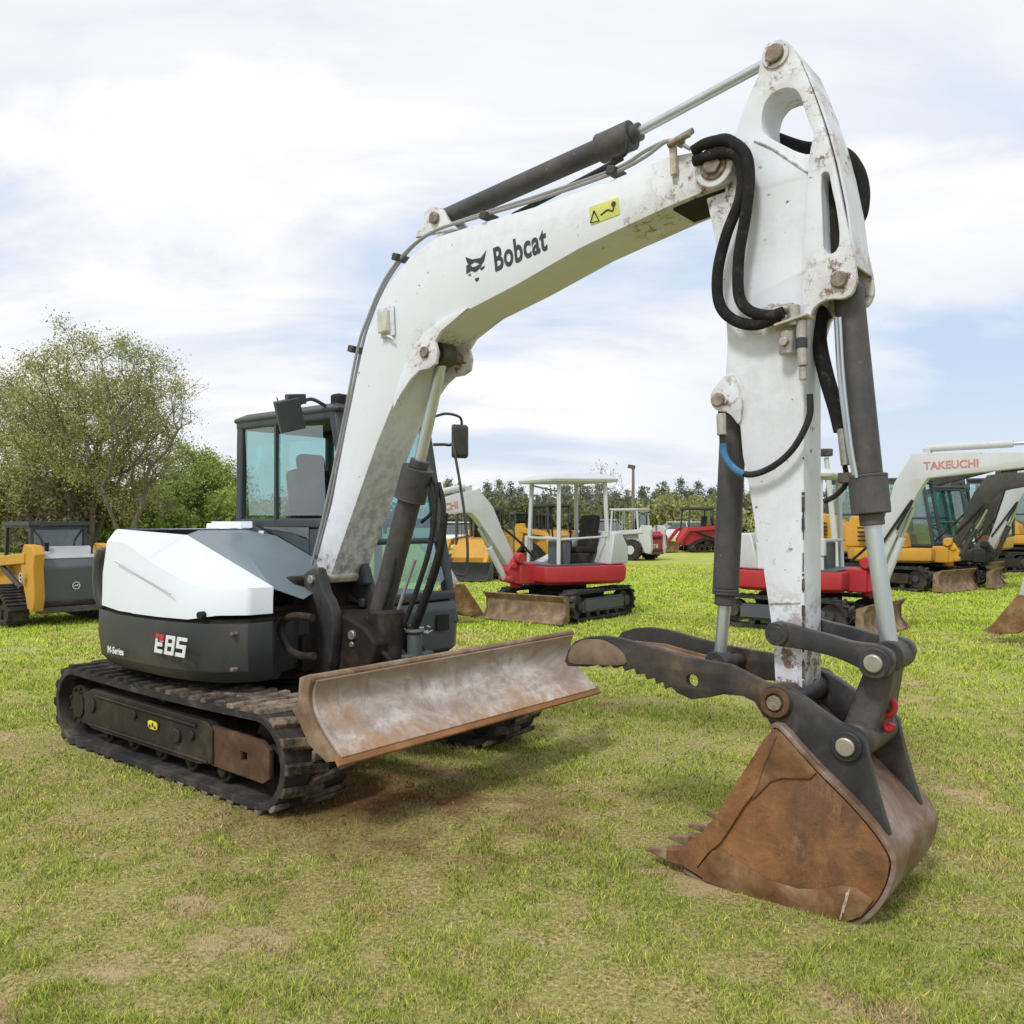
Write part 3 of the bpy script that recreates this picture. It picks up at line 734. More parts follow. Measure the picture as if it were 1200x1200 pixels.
def cylinder(name, parent, base, top, end, r, rg, rrod, gl=.14, y=0.0, mat='cyl', eye=True):
    """hydraulic cylinder: barrel base->top with gland, rod top->end"""
    B = Vector((base[0], y, base[1])); T = Vector((top[0], y, top[1])); E = Vector((end[0], y, end[1]))
    d = (T - B).normalized()
    m = MB(); m.cyl(B, T - d * gl, r, seg=28)
    m.cyl(T - d * gl, T - d * (gl - .015), rg, seg=28); m.cyl(T - d * (gl - .012), T, rg * .98, seg=28)
    m.cyl(T, T + d * .05, r * .8, seg=28)
    if eye: m.cyl(B + Vector((0, -r * .9, 0)), B + Vector((0, r * .9, 0)), r * .95)
    o = m.build(name, M[mat], parent, .004)
    m = MB(); m.cyl(T + d * .04, E, rrod, seg=24); m.build('rod', M['chrome'], o)
    m = MB(); m.cyl(E + Vector((0, -r * .8, 0)), E + Vector((0, r * .8, 0)), rrod * 1.9); m.build('rod_eye', M['dark'], o, .005)
    return o
bc = [(0.854,0.816),(1.214,1.836),(1.495,2.636)]
c1 = cylinder('boom_cylinder', ex, bc[0], [(1.276,1.944)][0], bc[2], .076, .105, .038, .22)
ac = [(1.502,3.48),(2.861,3.616),(3.656,3.755)]
c2 = cylinder('arm_cylinder', ex, ac[0], ac[1], (ac[2][0], ac[2][1]), .058, .078, .024, .20)
w = MB(); q = [(2.1,3.354),(2.403,3.407),(2.683,3.456),(2.831,3.488)]; w.tube([(x, -.05, z) for x, z in q], .016); q = [(2.779,3.494),(2.851,3.501),(2.867,3.562)]; w.tube([(x, -.06, z) for x, z in q], .014); w.build('feed_hose', M['hose'], c2)
q = [(1.03,1.662),(1.087,1.438),(1.022,1.155),(0.905,0.892)]
w = MB()
hs_ = [(1.333,1.877),(1.378,1.713),(1.333,1.442),(1.217,1.165),(1.097,0.936),(0.975,0.802)]
w.tube([(x, .05, z) for x, z in hs_], .017, 10); w.tube([(x + .035, .09, z - .03) for x, z in hs_], .017, 10); w.tube([(x + .02, .13, z - .06) for x, z in hs_[1:]], .015, 10); w.tube([(x - .05, -.04, z) for x, z in [(1.182,1.44),(1.102,1.161),(0.972,0.9),(0.871,0.692)]], .013, 10)
w.tube([(x, .05, z) for x, z in [(1.256,1.903),(1.364,1.866),(1.394,1.768),(1.349,1.66),(1.256,1.594)]], .012, 10)
w.build('feed_hose', M['hose'], c1)
w = MB(); w.tube([(x + .10, .03, z) for x, z in [(1.119,1.356),(0.997,1.099),(0.905,0.878)]], .012, 8); w.build('steel_line', M['pipe'], c1)

# --- arm
AO = [(3.612,3.731),(3.628,3.765),(3.656,3.778),(3.692,3.773),(3.727,3.749),(3.758,3.707),(3.797,3.622),(3.835,3.516),(3.887,3.35),(3.927,3.172),(3.967,2.978),(3.982,2.854),(3.974,2.738),(3.894,2.732),(3.853,2.65),(3.827,2.542),(3.804,2.395),(3.804,1.943),(3.804,1.491),(3.804,1.039),(3.804,0.888),(3.782,0.817),(3.72,0.763),(3.664,0.771),(3.672,0.872),(3.664,1.052),(3.648,1.179),(3.616,1.39),(3.588,1.514),(3.551,1.741),(3.517,1.908),(3.505,2.039),(3.463,2.114),(3.433,2.285),(3.441,2.443),(3.433,2.593),(3.407,2.77),(3.381,2.924),(3.341,3.107),(3.31,3.257),(3.354,3.334),(3.441,3.363),(3.484,3.419),(3.534,3.534),(3.588,3.635)]
H1 = rounded([(3.72,3.545),(3.766,3.523),(3.789,3.485),(3.808,3.411),(3.835,3.336),(3.861,3.261),(3.85,3.223),(3.82,3.216),(3.766,3.246),(3.7,3.298),(3.632,3.352),(3.612,3.385),(3.608,3.449),(3.624,3.506),(3.66,3.541)], 1)
H2 = rounded([(3.883,3.102),(3.902,3.116),(3.92,3.104),(3.931,3.035),(3.949,2.953),(3.964,2.851),(3.964,2.784),(3.945,2.755),(3.916,2.753),(3.894,2.784),(3.894,2.836)], 1)
arm = plate('arm', [AO, H1, H2], -.108, .108, M['white_arm'], ex, .005)
CK = rounded([(3.866,3.317),(3.903,3.306),(3.947,3.125),(3.994,2.872),(4.029,2.705),(4.04,2.616),(4.019,2.565),(3.983,2.549),(3.929,2.558),(3.881,2.551),(3.848,2.523),(3.829,2.466),(3.814,2.408),(3.799,2.659),(3.821,2.992),(3.836,3.214)], 1)
SL = rounded([(3.885,3.1),(3.903,3.114),(3.922,3.102),(3.933,3.033),(3.951,2.951),(3.965,2.849),(3.965,2.783),(3.947,2.754),(3.918,2.752),(3.896,2.782),(3.896,2.834)], 1)
for y0, y1 in ((-.132, -.106), (.106, .132)):
    plate('cheek_plate', [CK, SL], y0, y1, M['white_arm'], arm, .004)
fr = MB(); fr.sheet([(3.789,3.644),(3.823,3.557),(3.868,3.43),(3.909,3.299),(3.949,3.14),(3.985,2.955),(4.006,2.787),(4.021,2.686)], -.112, .112, .010)
fr.build('front_cover', M['white_arm'], arm, .003)
# weld seams on the near face
ws = MB()
for seg_ in ([(3.575,3.345),(3.66,3.286),(3.827,3.131)], [(3.827,3.131),(3.82,2.769),(3.812,2.545)], [(3.648,1.229),(3.789,1.241)]):
    ws.tube([(x, -.108, z) for x, z in seg_], .006, 6, 0)
ws.build('weld_seam', M['white_arm'], arm)
cp = MB()
for k in range(46):
    z_ = rng.choice([rng.uniform(.85, 1.15), rng.uniform(1.1, 2.0), rng.uniform(1.3, 1.7)])
    cp.box((3.801, -.108 + rng.uniform(-.002, .002), z_), (rng.uniform(.004, .014), .004, rng.uniform(.008, .05)))
cp.build('paint_chip', M['dark'], arm)
w = MB(); w.prism([(x, z) for x, z in H2], -.03, .10); w.build('slot_dark_fill', M['black'], arm)  # black block stands in for the dark inside of the slot and its hose
th = [(3.407,2.171)][0]
for y0, y1 in ((-.125, -.09), (.09, .125)):
    plate('thumb_lug', [rounded([(3.437,2.284),(3.398,2.248),(3.363,2.203),(3.363,2.154),(3.398,2.119),(3.458,2.106),(3.509,2.039),(3.526,2.156),(3.484,2.279)], 1)], y0, y1, M['white_arm'], arm, .004)
w = MB()
w.cyl((th[0], -.145, th[1]), (th[0], .14, th[1]), .032); w.build('pin', M['pin'], arm, .005)
tp = [(3.676,3.705)][0]
w = MB(); w.cyl((tp[0], -.135, tp[1]), (tp[0], .13, tp[1]), .042); w.build('pin', M['pin'], arm, .006)
w = MB(); w.ring((tp[0], -.118, tp[1]), (tp[0], -.10, tp[1]), .062, .03); w.build('pin_boss', M['white_arm'], arm, .003)
bp_ = [(3.967,2.633)][0]
w = MB(); w.cyl((bp_[0], -.15, bp_[1]), (bp_[0], .15, bp_[1]), .036); w.build('pin', M['pin'], arm, .006)
# valve bracket with couplings on the near face
vb = [(3.778,2.457)][0]
w = MB(); w.loft([[(vb[0] - .10, -.108, vb[1] + .0), (vb[0] + .07, -.108, vb[1] + .03), (vb[0] + .07, -.20, vb[1] + .03), (vb[0] - .07, -.21, vb[1] - .0)], [(vb[0] - .10, -.108, vb[1] + .012), (vb[0] + .07, -.108, vb[1] + .042), (vb[0] + .07, -.20, vb[1] + .042), (vb[0] - .07, -.21, vb[1] + .012)]])
w.build('valve_bracket', M['lug'], arm, .003)
w = MB()
w.cyl((vb[0] - .03, -.155, vb[1] - .02), (vb[0] - .03, -.155, vb[1] - .12), .035); w.cyl((vb[0] - .03, -.155, vb[1] - .07), (vb[0] - .03, -.21, vb[1] - .07), .02)
w.cyl((vb[0] + .035, -.16, vb[1] + .02), (vb[0] + .035, -.16, vb[1] - .06), .024); w.cyl((vb[0] + .035, -.16, vb[1] - .10), (vb[0] + .04, -.16, vb[1] - .18), .022); w.cyl((vb[0] + .04, -.16, vb[1] - .185), (vb[0] + .042, -.16, vb[1] - .24), .017)
w.cyl((vb[0] - .14, -.16, vb[1] + .08), (vb[0] + .0, -.16, vb[1] + .08), .024); w.cyl((vb[0] - .11, -.16, vb[1] + .08), (vb[0] - .09, -.16, vb[1] + .08), .034); w.cyl((vb[0] - .0, -.16, vb[1] + .09), (vb[0] + .0, -.16, vb[1] + .0), .028)
w.build('coupling', M['pinhi'], arm, .003)
w = MB(); w.cyl((vb[0] + .035, -.16, vb[1] - .058), (vb[0] + .036, -.16, vb[1] - .10), .025); w.build('blue_band', M['ink'], arm)
# hoses
hz = MB()
for pts, yy in (([(3.312,3.34),(3.382,3.357),(3.483,3.34),(3.566,3.267),(3.59,3.156),(3.574,2.988),(3.541,2.802),(3.541,2.628),(3.59,2.547),(3.685,2.509),(3.747,2.515)], -.20),
                ([(3.312,3.296),(3.412,3.297),(3.508,3.275),(3.55,3.202),(3.541,3.065),(3.475,2.913),(3.433,2.752),(3.441,2.606),(3.508,2.521),(3.614,2.482),(3.724,2.503)], -.19)):
    hz.tube([(x, yy, z) for x, z in pts], .026, 12, 8)
hz.tube([(x, -.15, z) for x, z in [(3.321,3.375),(3.452,3.378),(3.527,3.302),(3.544,3.204),(3.527,3.051)]], .022, 10, 6)
hz.build('sleeved_hose', M['sleeve'], arm)
w = MB(); w.tube([(x, -.17, z) for x, z in [(3.853,2.15),(3.849,2.047),(3.781,1.921),(3.685,1.843),(3.585,1.812),(3.511,1.838),(3.457,1.903),(3.444,2.019)]], .0145, 10, 8); w.build('thumb_hose', M['hose'], arm)
w = MB(); w.tube([(x, -.171, z) for x, z in [(3.553,1.813),(3.503,1.843),(3.461,1.895),(3.448,1.959)]], .0165, 10, 8); w.build('hose_sleeve', M['bluehose'], arm)
w = MB(); w.cyl(([(3.444,2.019)][0][0], -.17, [(3.444,2.019)][0][1] - .02), ([(3.44,2.078)][0][0], -.17, [(3.44,2.078)][0][1] + .02), .022); w.build('coupling', M['pinhi'], arm, .003)
w = MB(); w.tube([(x, .02, z) for x, z in [(3.864,2.542),(3.834,2.52),(3.826,2.413),(3.857,2.256),(3.902,2.099),(3.925,2.002)]], .034, 12, 8); w.build('sleeved_hose', M['sleeve'], arm)
w = MB(); w.tube([(x, .02, z) for x, z in [(3.939,1.85),(3.947,1.774),(3.902,1.718),(3.849,1.688)]], .012, 8, 6); w.build('feed_hose', M['hose'], arm)
w = MB(); w.tube([(x, .16, z) for x, z in [(3.55,3.466),(3.696,3.376),(3.875,3.303),(3.947,3.213),(3.977,3.104),(3.97,2.998),(3.94,2.958)]], .028, 10, 8); w.tube([(x, .20, z) for x, z in [(3.533,3.435),(3.681,3.361),(3.862,3.296),(3.943,3.188),(3.958,3.067)]], .022, 10, 8); w.build('sleeved_hose', M['sleeve'], arm)

# --- bucket and thumb cylinders
c3 = cylinder('bucket_cylinder', ex, [(3.961,2.617)][0], [(4.058,1.633)][0], [(4.138,1.028)][0], .064, .083, .036, .17)
w = MB(); w.tube([(x, -.05, z) for x, z in [(3.925,2.493),(3.94,2.238),(3.977,1.937),(4.005,1.788),(4.013,1.722)]], .011, 8, 5); w.tube([(x, -.08, z) for x, z in [(3.95,2.484),(3.965,2.231),(3.997,1.934),(4.022,1.786)]], .008, 8, 5); w.build('steel_line', M['chrome'], c3)
w = MB(); q = [(3.934,2.009),(3.952,1.847)]; w.cyl((q[0][0], -.0, q[0][1]), (q[1][0], -.0, q[1][1]), .022); w.build('coupling', M['pinhi'], c3, .003)
w = MB(); q = [(3.977,1.79)][0]; w.box((q[0], -.03, q[1]), (.09, .05, .045)); w.build('line_clamp', M['dark'], c3, .005)
c4_ = cylinder('thumb_cylinder', ex, [(3.425,2.112)][0], [(3.381,1.246)][0], [(3.35,0.917)][0], .062, .064, .030, .03)

# --- linkage
def rotate_link(name, pts, y0, y1, mat, bev=.006): return plate(name, [rounded(pts, 2)], y0, y1, M[mat], ex, bev)
LK = [(3.661,1.103),(3.685,1.143),(3.739,1.155),(3.834,1.133),(3.944,1.116),(4.033,1.095),(4.136,1.093),(4.189,1.07),(4.202,1.026),(4.169,0.981),(4.119,0.965),(4.067,0.987),(3.98,1.021),(3.89,1.038),(3.797,1.047),(3.72,1.048),(3.673,1.062)]
LKf = [(x, z) for x, z in LK]
rotate_link('link_arm', LKf, -.185, -.135, 'ear'); rotate_link('link_arm', LKf, .135, .185, 'ear')
lk1 = [(3.712,1.104)][0]; lk2 = [(4.125,1.018)][0]
w = MB(); w.cyl((lk1[0], -.20, lk1[1]), (lk1[0], .20, lk1[1]), .036); w.ring((lk1[0], -.198, lk1[1]), (lk1[0], -.13, lk1[1]), .052, .03); w.build('pin', M['ear'], ex, .005)
w = MB()
for s in (-1, 1): w.cyl((lk2[0], s * .11, lk2[1]), (lk2[0], s * .20, lk2[1]), .066)
w.cyl((lk2[0], -.12, lk2[1]), (lk2[0], .12, lk2[1]), .05); w.build('link_boss', M['ear'], ex, .006)
w = MB(); w.cyl((lk2[0], -.215, lk2[1]), (lk2[0], .215, lk2[1]), .038); w.build('pin', M['pinhi'], ex, .006)
pb = [(4.047,0.685)][0]
BL = MB(); BL.loft([[(lk2[0] - .055, -.09, lk2[1]), (lk2[0] + .055, -.09, lk2[1]), (lk2[0] + .055, .09, lk2[1]), (lk2[0] - .055, .09, lk2[1])],
                    [((lk2[0] + pb[0]) / 2 - .075, -.10, (lk2[1] + pb[1]) / 2), ((lk2[0] + pb[0]) / 2 + .065, -.10, (lk2[1] + pb[1]) / 2), ((lk2[0] + pb[0]) / 2 + .065, .10, (lk2[1] + pb[1]) / 2), ((lk2[0] + pb[0]) / 2 - .075, .10, (lk2[1] + pb[1]) / 2)],
                    [(pb[0] - .08, -.15, pb[1]), (pb[0] + .055, -.15, pb[1]), (pb[0] + .055, .15, pb[1]), (pb[0] - .08, .15, pb[1])]])
BL.cyl((pb[0], -.19, pb[1]), (pb[0], .19, pb[1]), .075, seg=28)
BL.build('bucket_link', M['ear'], ex, .02, 35, 3)
hk = [(4.166,0.814)][0]
w = MB(); w.tube([(x, -.02, z) for x, z in [(4.102,0.83),(4.137,0.846),(4.158,0.823),(4.147,0.785),(4.12,0.767),(4.116,0.73),(4.137,0.715),(4.151,0.742)]], .015, 10, 6); w.box((hk[0] - .07, -.02, hk[1] + .02), (.04, .06, .05)); w.build('lifting_hook', M['redhook'], ex, .004)

# --- bucket
BS = [(3.747,0.71),(3.777,0.722),(3.936,0.57),(4.086,0.448),(4.184,0.344),(4.226,0.278),(4.216,0.195),(4.178,0.104),(4.119,0.027),(4.036,-0.025),(3.967,-0.039),(3.879,-0.037),(3.655,-0.028),(3.446,-0.01),(3.344,0.025),(3.284,0.08),(3.336,0.116),(3.421,0.191),(3.496,0.291),(3.568,0.42),(3.647,0.546),(3.716,0.668)]
BS = rounded(BS, 1)
bkt = plate('bucket', [BS], -.335, -.312, M['bucket'], ex, .004)
plate('side_wall', [BS], .312, .335, M['bucket'], bkt, .004)
# shell wrapping round the back and floor
SH = [(3.747,0.71),(3.777,0.722),(3.857,0.648),(3.936,0.577),(4.019,0.51),(4.093,0.446),(4.158,0.382),(4.203,0.326),(4.229,0.272),(4.216,0.188),(4.178,0.101),(4.119,0.023),(4.036,-0.029),(3.957,-0.042),(3.879,-0.04),(3.655,-0.032),(3.446,-0.014),(3.336,0.019)]
SH = [tuple(p[:2]) for p in spline([(x, z, 0) for x, z in SH], 3)]
sh = MB(); sh.sheet(SH, -.333, .333, .02); sh.build('shell', M['bucketback'], bkt, .003, 75)
# wear strip along the floor, front edge strip
STP = [(3.44,-0.006),(3.407,0.035),(3.482,0.138),(3.522,0.155),(3.618,0.112),(3.734,0.076),(3.863,0.071),(3.952,0.091),(4.037,0.132),(4.101,0.139),(4.166,0.109),(4.121,0.032),(4.037,-0.02),(3.881,-0.031),(3.657,-0.022)]
plate('wear_strip', [STP], -.350, -.334, M['bucketstrip'], bkt, .003)
ED = [(3.749,0.704),(3.779,0.694),(3.749,0.624),(3.711,0.526),(3.688,0.448),(3.626,0.358),(3.571,0.264),(3.522,0.185),(3.457,0.117),(3.407,0.043),(3.44,0.005),(3.347,0.031),(3.291,0.083),(3.339,0.119),(3.424,0.193),(3.498,0.293),(3.571,0.421),(3.649,0.548),(3.719,0.67)]
plate('side_cutter', [ED], -.352, -.334, M['bucket'], bkt, .003); plate('side_cutter', [ED], .334, .352, M['bucket'], bkt, .003)
UP = [(3.756,0.705),(3.793,0.711),(3.941,0.569),(3.916,0.54),(3.801,0.521),(3.749,0.497),(3.696,0.432),(3.665,0.403),(3.707,0.525),(3.745,0.623)]
plate('corner_doubler', [UP], -.347, -.334, M['bucketstrip'], bkt, .003)
# cutting lip and teeth
lip = [(3.496,-0.012),(3.266,0.064)]
w = MB(); w.prism([lip[0], lip[1], (lip[1][0] + .01, lip[1][1] + .02), (lip[0][0], lip[0][1] + .035)], -.34, .34); w.build('lip', M['bucket'], bkt, .004)
t0 = [(3.362,0.061),(3.135,0.052)]
tdx = t0[1][0] - t0[0][0]; tdz = t0[1][1] - t0[0][1]
for k in range(4):
    y = -.31 + k * .207; x0, z0 = t0[0]; x1, z1 = t0[1]
    w = MB(); w.loft([[(x0, y - .038, z0 - .03), (x0, y + .038, z0 - .03), (x0, y + .038, z0 + .045), (x0, y - .038, z0 + .045)],
                      [(x0 + tdx * .5, y - .034, z0 + tdz * .5 - .03), (x0 + tdx * .5, y + .034, z0 + tdz * .5 - .03), (x0 + tdx * .5, y + .034, z0 + tdz * .5 + .035), (x0 + tdx * .5, y - .034, z0 + tdz * .5 + .035)]])
    tt = w.build('tooth', M['bucket'], bkt, .008)
    w = MB(); w.loft([[(x0 + tdx * .48, y - .028, z0 + tdz * .5 - .025), (x0 + tdx * .48, y + .028, z0 + tdz * .5 - .025), (x0 + tdx * .48, y + .028, z0 + tdz * .5 + .03), (x0 + tdx * .48, y - .028, z0 + tdz * .5 + .03)],
                      [(x1, y - .020, z1 - .006), (x1, y + .020, z1 - .006), (x1, y + .020, z1 + .008), (x1, y - .020, z1 + .008)]]); w.build('tooth_tip', M['tooth'], tt, .006)
# ears
EA = [(3.687,0.808),(3.707,0.855),(3.752,0.89),(3.805,0.889),(3.871,0.854),(3.936,0.813),(4.006,0.774),(4.081,0.754),(4.114,0.714),(4.128,0.647),(4.154,0.542),(4.187,0.43),(4.219,0.318),(4.219,0.244),(4.18,0.309),(4.101,0.394),(4.016,0.463),(3.911,0.548),(3.801,0.645),(3.745,0.691),(3.714,0.734)]
for y0, y1 in ((-.285, -.235), (.19, .24)):
    plate('ear', [EA], y0, y1, M['ear'], bkt, .007)
w = MB(); 
w.sheet([(3.747,0.663),(3.897,0.537),(4.045,0.419),(4.147,0.322)], -.24, .2, -.035); w.build('top_plate', M['ear'], bkt, .006)
pv = [(3.752,0.824)][0]
w = MB(); w.cyl((pv[0], -.305, pv[1]), (pv[0], .25, pv[1]), .058, seg=26); w.build('pivot_boss', M['ear'], bkt, .008)
w = MB(); w.cyl((pv[0], -.325, pv[1]), (pv[0], .27, pv[1]), .034, seg=8); w.build('pin', M['pin'], bkt, .004)
w = MB(); w.ring((pb[0], -.305, pb[1]), (pb[0], -.28, pb[1]), .062, .035); w.build('pivot_boss', M['ear'], bkt, .004)
w = MB(); w.cyl((pb[0], -.32, pb[1]), (pb[0], .26, pb[1]), .038); w.build('pin', M['pinhi'], bkt, .005)
# scrape marks low on the side
w = MB()
for (a, b_) in (([(4.077,0.131),(4.06,0.058)]), ([(4.057,0.071),(4.04,-0.003)]), ([(4.067,0.115),(4.053,0.029)])):
    w.bar((a[0], -.3505, a[1]), (b_[0], -.3505, b_[1]), .002, .006)
w.build('scrape_mark', M['lug'], bkt)

# --- thumb
TN = [(2.623,0.852),(2.601,0.876),(2.623,0.932),(2.666,0.984),(2.74,1.012),(2.843,1.026),(2.943,1.021),(3.088,0.997),(3.272,0.969),(3.424,0.957),(3.52,0.952),(3.609,0.919),(3.688,0.891),(3.765,0.893),(3.81,0.861),(3.81,0.795),(3.772,0.746),(3.719,0.723),(3.672,0.746),(3.633,0.801),(3.577,0.82),(3.487,0.816),(3.403,0.79),(3.325,0.772),(3.254,0.791),(3.218,0.818),(3.186,0.802),(3.177,0.834),(3.14,0.821),(3.13,0.849),(3.088,0.836),(3.074,0.863),(3.031,0.854),(3.017,0.882),(2.968,0.864),(2.948,0.887),(2.904,0.869),(2.879,0.884),(2.833,0.866),(2.808,0.876),(2.74,0.86)]
hx = [(3.329,0.86)][0]
HO = [(hx[0] + .03 * math.cos(a * PI / 8), hx[1] + .03 * math.sin(a * PI / 8)) for a in range(16)]
tm = plate('thumb', [TN, HO], -.245, -.205, M['thumb'], ex, .005)
plate('side_plate', [TN, HO], .205, .245, M['thumb'], tm, .005)
plate('wear_patch', [rounded([(2.637,0.865),(2.626,0.908),(2.659,0.964),(2.722,1.0),(2.836,1.01),(2.916,0.983),(2.966,0.95),(2.985,0.902),(2.916,0.886),(2.805,0.878)], 1)], -.253, -.2445, M['thumbtip'], tm, .003)
UPL = [(2.83,0.938),(3.007,0.938),(3.176,0.911),(3.327,0.894)]
w = MB(); w.sheet(UPL, -.075, .075, -.02)
w.sheet([(2.643,0.93),(2.793,0.931),(2.907,0.919)], -.205, .205, -.018)
w.build('cross_plate', M['bladeside'], tm, .003)
w = MB(); q = [(2.957,0.902),(2.777,0.911),(3.128,0.877),(3.363,0.906)]
for p in q[:3]: w.cyl((p[0], -.21, p[1]), (p[0], .21, p[1]), .022)
w.cyl((q[3][0], -.21, q[3][1]), (q[3][0], .21, q[3][1]), .035)
w.build('cross_bar', M['thumb'], tm, .004)
for s in (-.08, .0, .08):
    w = MB(); w.sheet([(x, z + .0) for x, z in UPL], s - .006, s + .006, .028); w.build('inner_rib', M['bladeside'], tm, .002)
w = MB(); w.cyl((pv[0], -.29, pv[1]), (pv[0], -.19, pv[1]), .075, seg=28); w.build('pivot_boss', M['thumb'], tm, .006); w = MB(); w.cyl((pv[0], .19, pv[1]), (pv[0], .28, pv[1]), .075, seg=28); w.build('pivot_boss', M['thumb'], tm, .006)
w = MB(); w.ring((pv[0], -.315, pv[1]), (pv[0], -.285, pv[1]), .064, .040); w.build('pivot_collar', M['yoke'], tm, .004)

# --- swing bracket
SB = rounded([(0.417,1.216),(0.492,1.271),(0.592,1.297),(0.628,1.207),(0.664,1.129),(0.716,1.076),(0.751,1.011),(0.769,0.905),(0.751,0.786),(0.734,0.649),(0.681,0.57),(0.501,0.555),(0.51,0.741),(0.492,0.924),(0.408,1.023),(0.37,1.102)], 1)
sb = plate('swing_bracket', [SB], -.27, -.19, M['dark'], ex, .012)
plate('side_plate', [SB], .14, .20, M['dark'], sb, .012)
w = MB()
q = [(0.622,0.992),(0.815,0.971),(0.983,0.911),(1.081,0.825),(1.049,0.695),(0.9,0.595),(0.676,0.558)]
w.prism(q, -.19, .14); w.build('bracket_casting', M['black'], sb, .02)
w = MB(); w.cyl((.98, 0, .46), (.98, 0, 1.02), .12, seg=28); w.build('swing_post', M['black'], sb, .02)
q = [(0.551,1.213)][0]
w = MB(); w.cyl((q[0], -.295, q[1]), (q[0], -.265, q[1]), .028); w.build('pin', M['pinhi'], sb, .004)
q = [(0.866,0.859),(0.858,0.797),(1.114,0.939)]
w = MB(); w.cyl((q[0][0], -.21, q[0][1]), (q[0][0], -.17, q[0][1]), .032); w.cyl((q[1][0], -.2, q[1][1]), (q[1][0], -.17, q[1][1]), .02); w.cyl((bc[0][0], -.15, bc[0][1]), (bc[0][0], .15, bc[0][1]), .045); w.build('pin', M['pinhi'], sb, .005)
w = MB(); w.tube([(x, -.60, z) for x, z in [(0.976,1.015),(0.799,1.013),(0.685,0.973),(0.667,0.896),(0.738,0.806),(0.859,0.775),(0.993,0.784)]], .024, 10, 6); w.build('guard_loop', M['trackframe'], ex)
w = MB(); w.prism([(0.341,0.891),(0.491,0.942),(0.491,0.695),(0.341,0.633)], -.46, -.30); w.build('loop_mount', M['dark'], ex, .01)
w = MB(); w.cyl((1.12, .12, .60), (1.12, .12, .86), .05); w.box((1.05, .15, .62), (.2, .26, .22)); w.cyl((1.12, .12, .86), (1.12, .12, .89), .065); w.build('swing_cylinder_mount', M['cabbase'], ex, .02)
w = MB()
for k in range(7):
    y = -.1 + rng.uniform(-.05, .3); w.tube([(.9, y, .9 + rng.uniform(-.1, .1)), (1.1, y + .05, .72), (1.02, y + .1, .58), (.8, y, .56)], .017, 8, 6)
w.build('base_hose', M['hose'], ex)
w = MB(); w.box((.36, -.05, .95), (.20, .6, .55)); w.box((.38, .0, .72), (.35, .7, .25)); w.build('dark_interior', M['black'], ex, .02)
# ================================================================ CAMERA, LIGHT, SKY
cd = bpy.data.cameras.new('camera'); cam = link(bpy.data.objects.new('camera', cd))
cam.location = (0, 0, 1.6); cam.rotation_euler = (PI / 2, 0, 0)
cd.sensor_width = 36; cd.lens = 30; cd.shift_y = 11 / 1200; cd.clip_end = 3000; cd.clip_start = .05
S.camera = cam
S.view_settings.view_transform = 'Standard'; S.view_settings.look = 'None'; S.view_settings.exposure = 0
EL, AZ = math.radians(50), math.radians(-148)     # azimuth measured from +Y towards +X
sd_ = Vector((math.sin(AZ) * math.cos(EL), math.cos(AZ) * math.cos(EL), math.sin(EL)))
sl = bpy.data.lights.new('sun', 'SUN'); sl.energy = 2.1; sl.angle = math.radians(11); sl.color = (1, .98, .94)
so = link(bpy.data.objects.new('sun', sl)); so.rotation_euler = sd_.to_track_quat('Z', 'Y').to_euler(); so.location = (0, 0, 20)
W = bpy.data.worlds.new('World'); S.world = W; W.use_nodes = True; nt = W.node_tree; nt.nodes.clear()
out = node(nt, 'ShaderNodeOutputWorld'); bg = node(nt, 'ShaderNodeBackground'); bg.inputs[1].default_value = .1
sky = node(nt, 'ShaderNodeTexSky', sky_type='NISHITA'); sky.sun_disc = False; sky.sun_elevation = EL; sky.sun_rotation = AZ; sky.air_density = 1.3; sky.dust_density = 2.5
tc = node(nt, 'ShaderNodeTexCoord'); sep = node(nt, 'ShaderNodeSeparateXYZ'); nt.links.new(tc.outputs['Generated'], sep.inputs[0])
def M2(op, a, b_=None, clamp=False):
    n = node(nt, 'ShaderNodeMath', operation=op); n.use_clamp = clamp
    for i, v in ((0, a), (1, b_)):
        if v is None: continue
        if hasattr(v, 'links'): nt.links.new(v, n.inputs[i])
        else: n.inputs[i].default_value = v
    return n.outputs[0]
zz = M2('ADD', M2('MAXIMUM', sep.outputs[2], 0.0), .30)
cx_ = M2('DIVIDE', sep.outputs[0], zz); cy_ = M2('DIVIDE', sep.outputs[1], zz)
cmb = node(nt, 'ShaderNodeCombineXYZ'); nt.links.new(cx_, cmb.inputs[0]); nt.links.new(cy_, cmb.inputs[1])
def cloud(scale, det, rough, off, rot, stretch, dist=.5):
    mp = node(nt, 'ShaderNodeMapping'); mp.inputs['Location'].default_value = off; mp.inputs['Rotation'].default_value = (0, 0, rot); mp.inputs['Scale'].default_value = stretch
    nt.links.new(cmb.outputs[0], mp.inputs[0])
    n = node(nt, 'ShaderNodeTexNoise'); n.inputs['Scale'].default_value = scale; n.inputs['Detail'].default_value = det; n.inputs['Roughness'].default_value = rough; n.inputs['Distortion'].default_value = dist
    nt.links.new(mp.outputs[0], n.inputs['Vector']); return n.outputs['Fac']
n1 = cloud(1.0, 7, .50, (3.1, 1.7, 0), math.radians(-30), (.85, 1.25, 1))
n2 = cloud(2.4, 8, .58, (8.3, 5.2, 0), math.radians(-35), (.7, 1.4, 1))
cov = M2('ADD', M2('MULTIPLY', n1, .72), M2('MULTIPLY', n2, .28))
fac = mask(nt, cov, .385, .525)
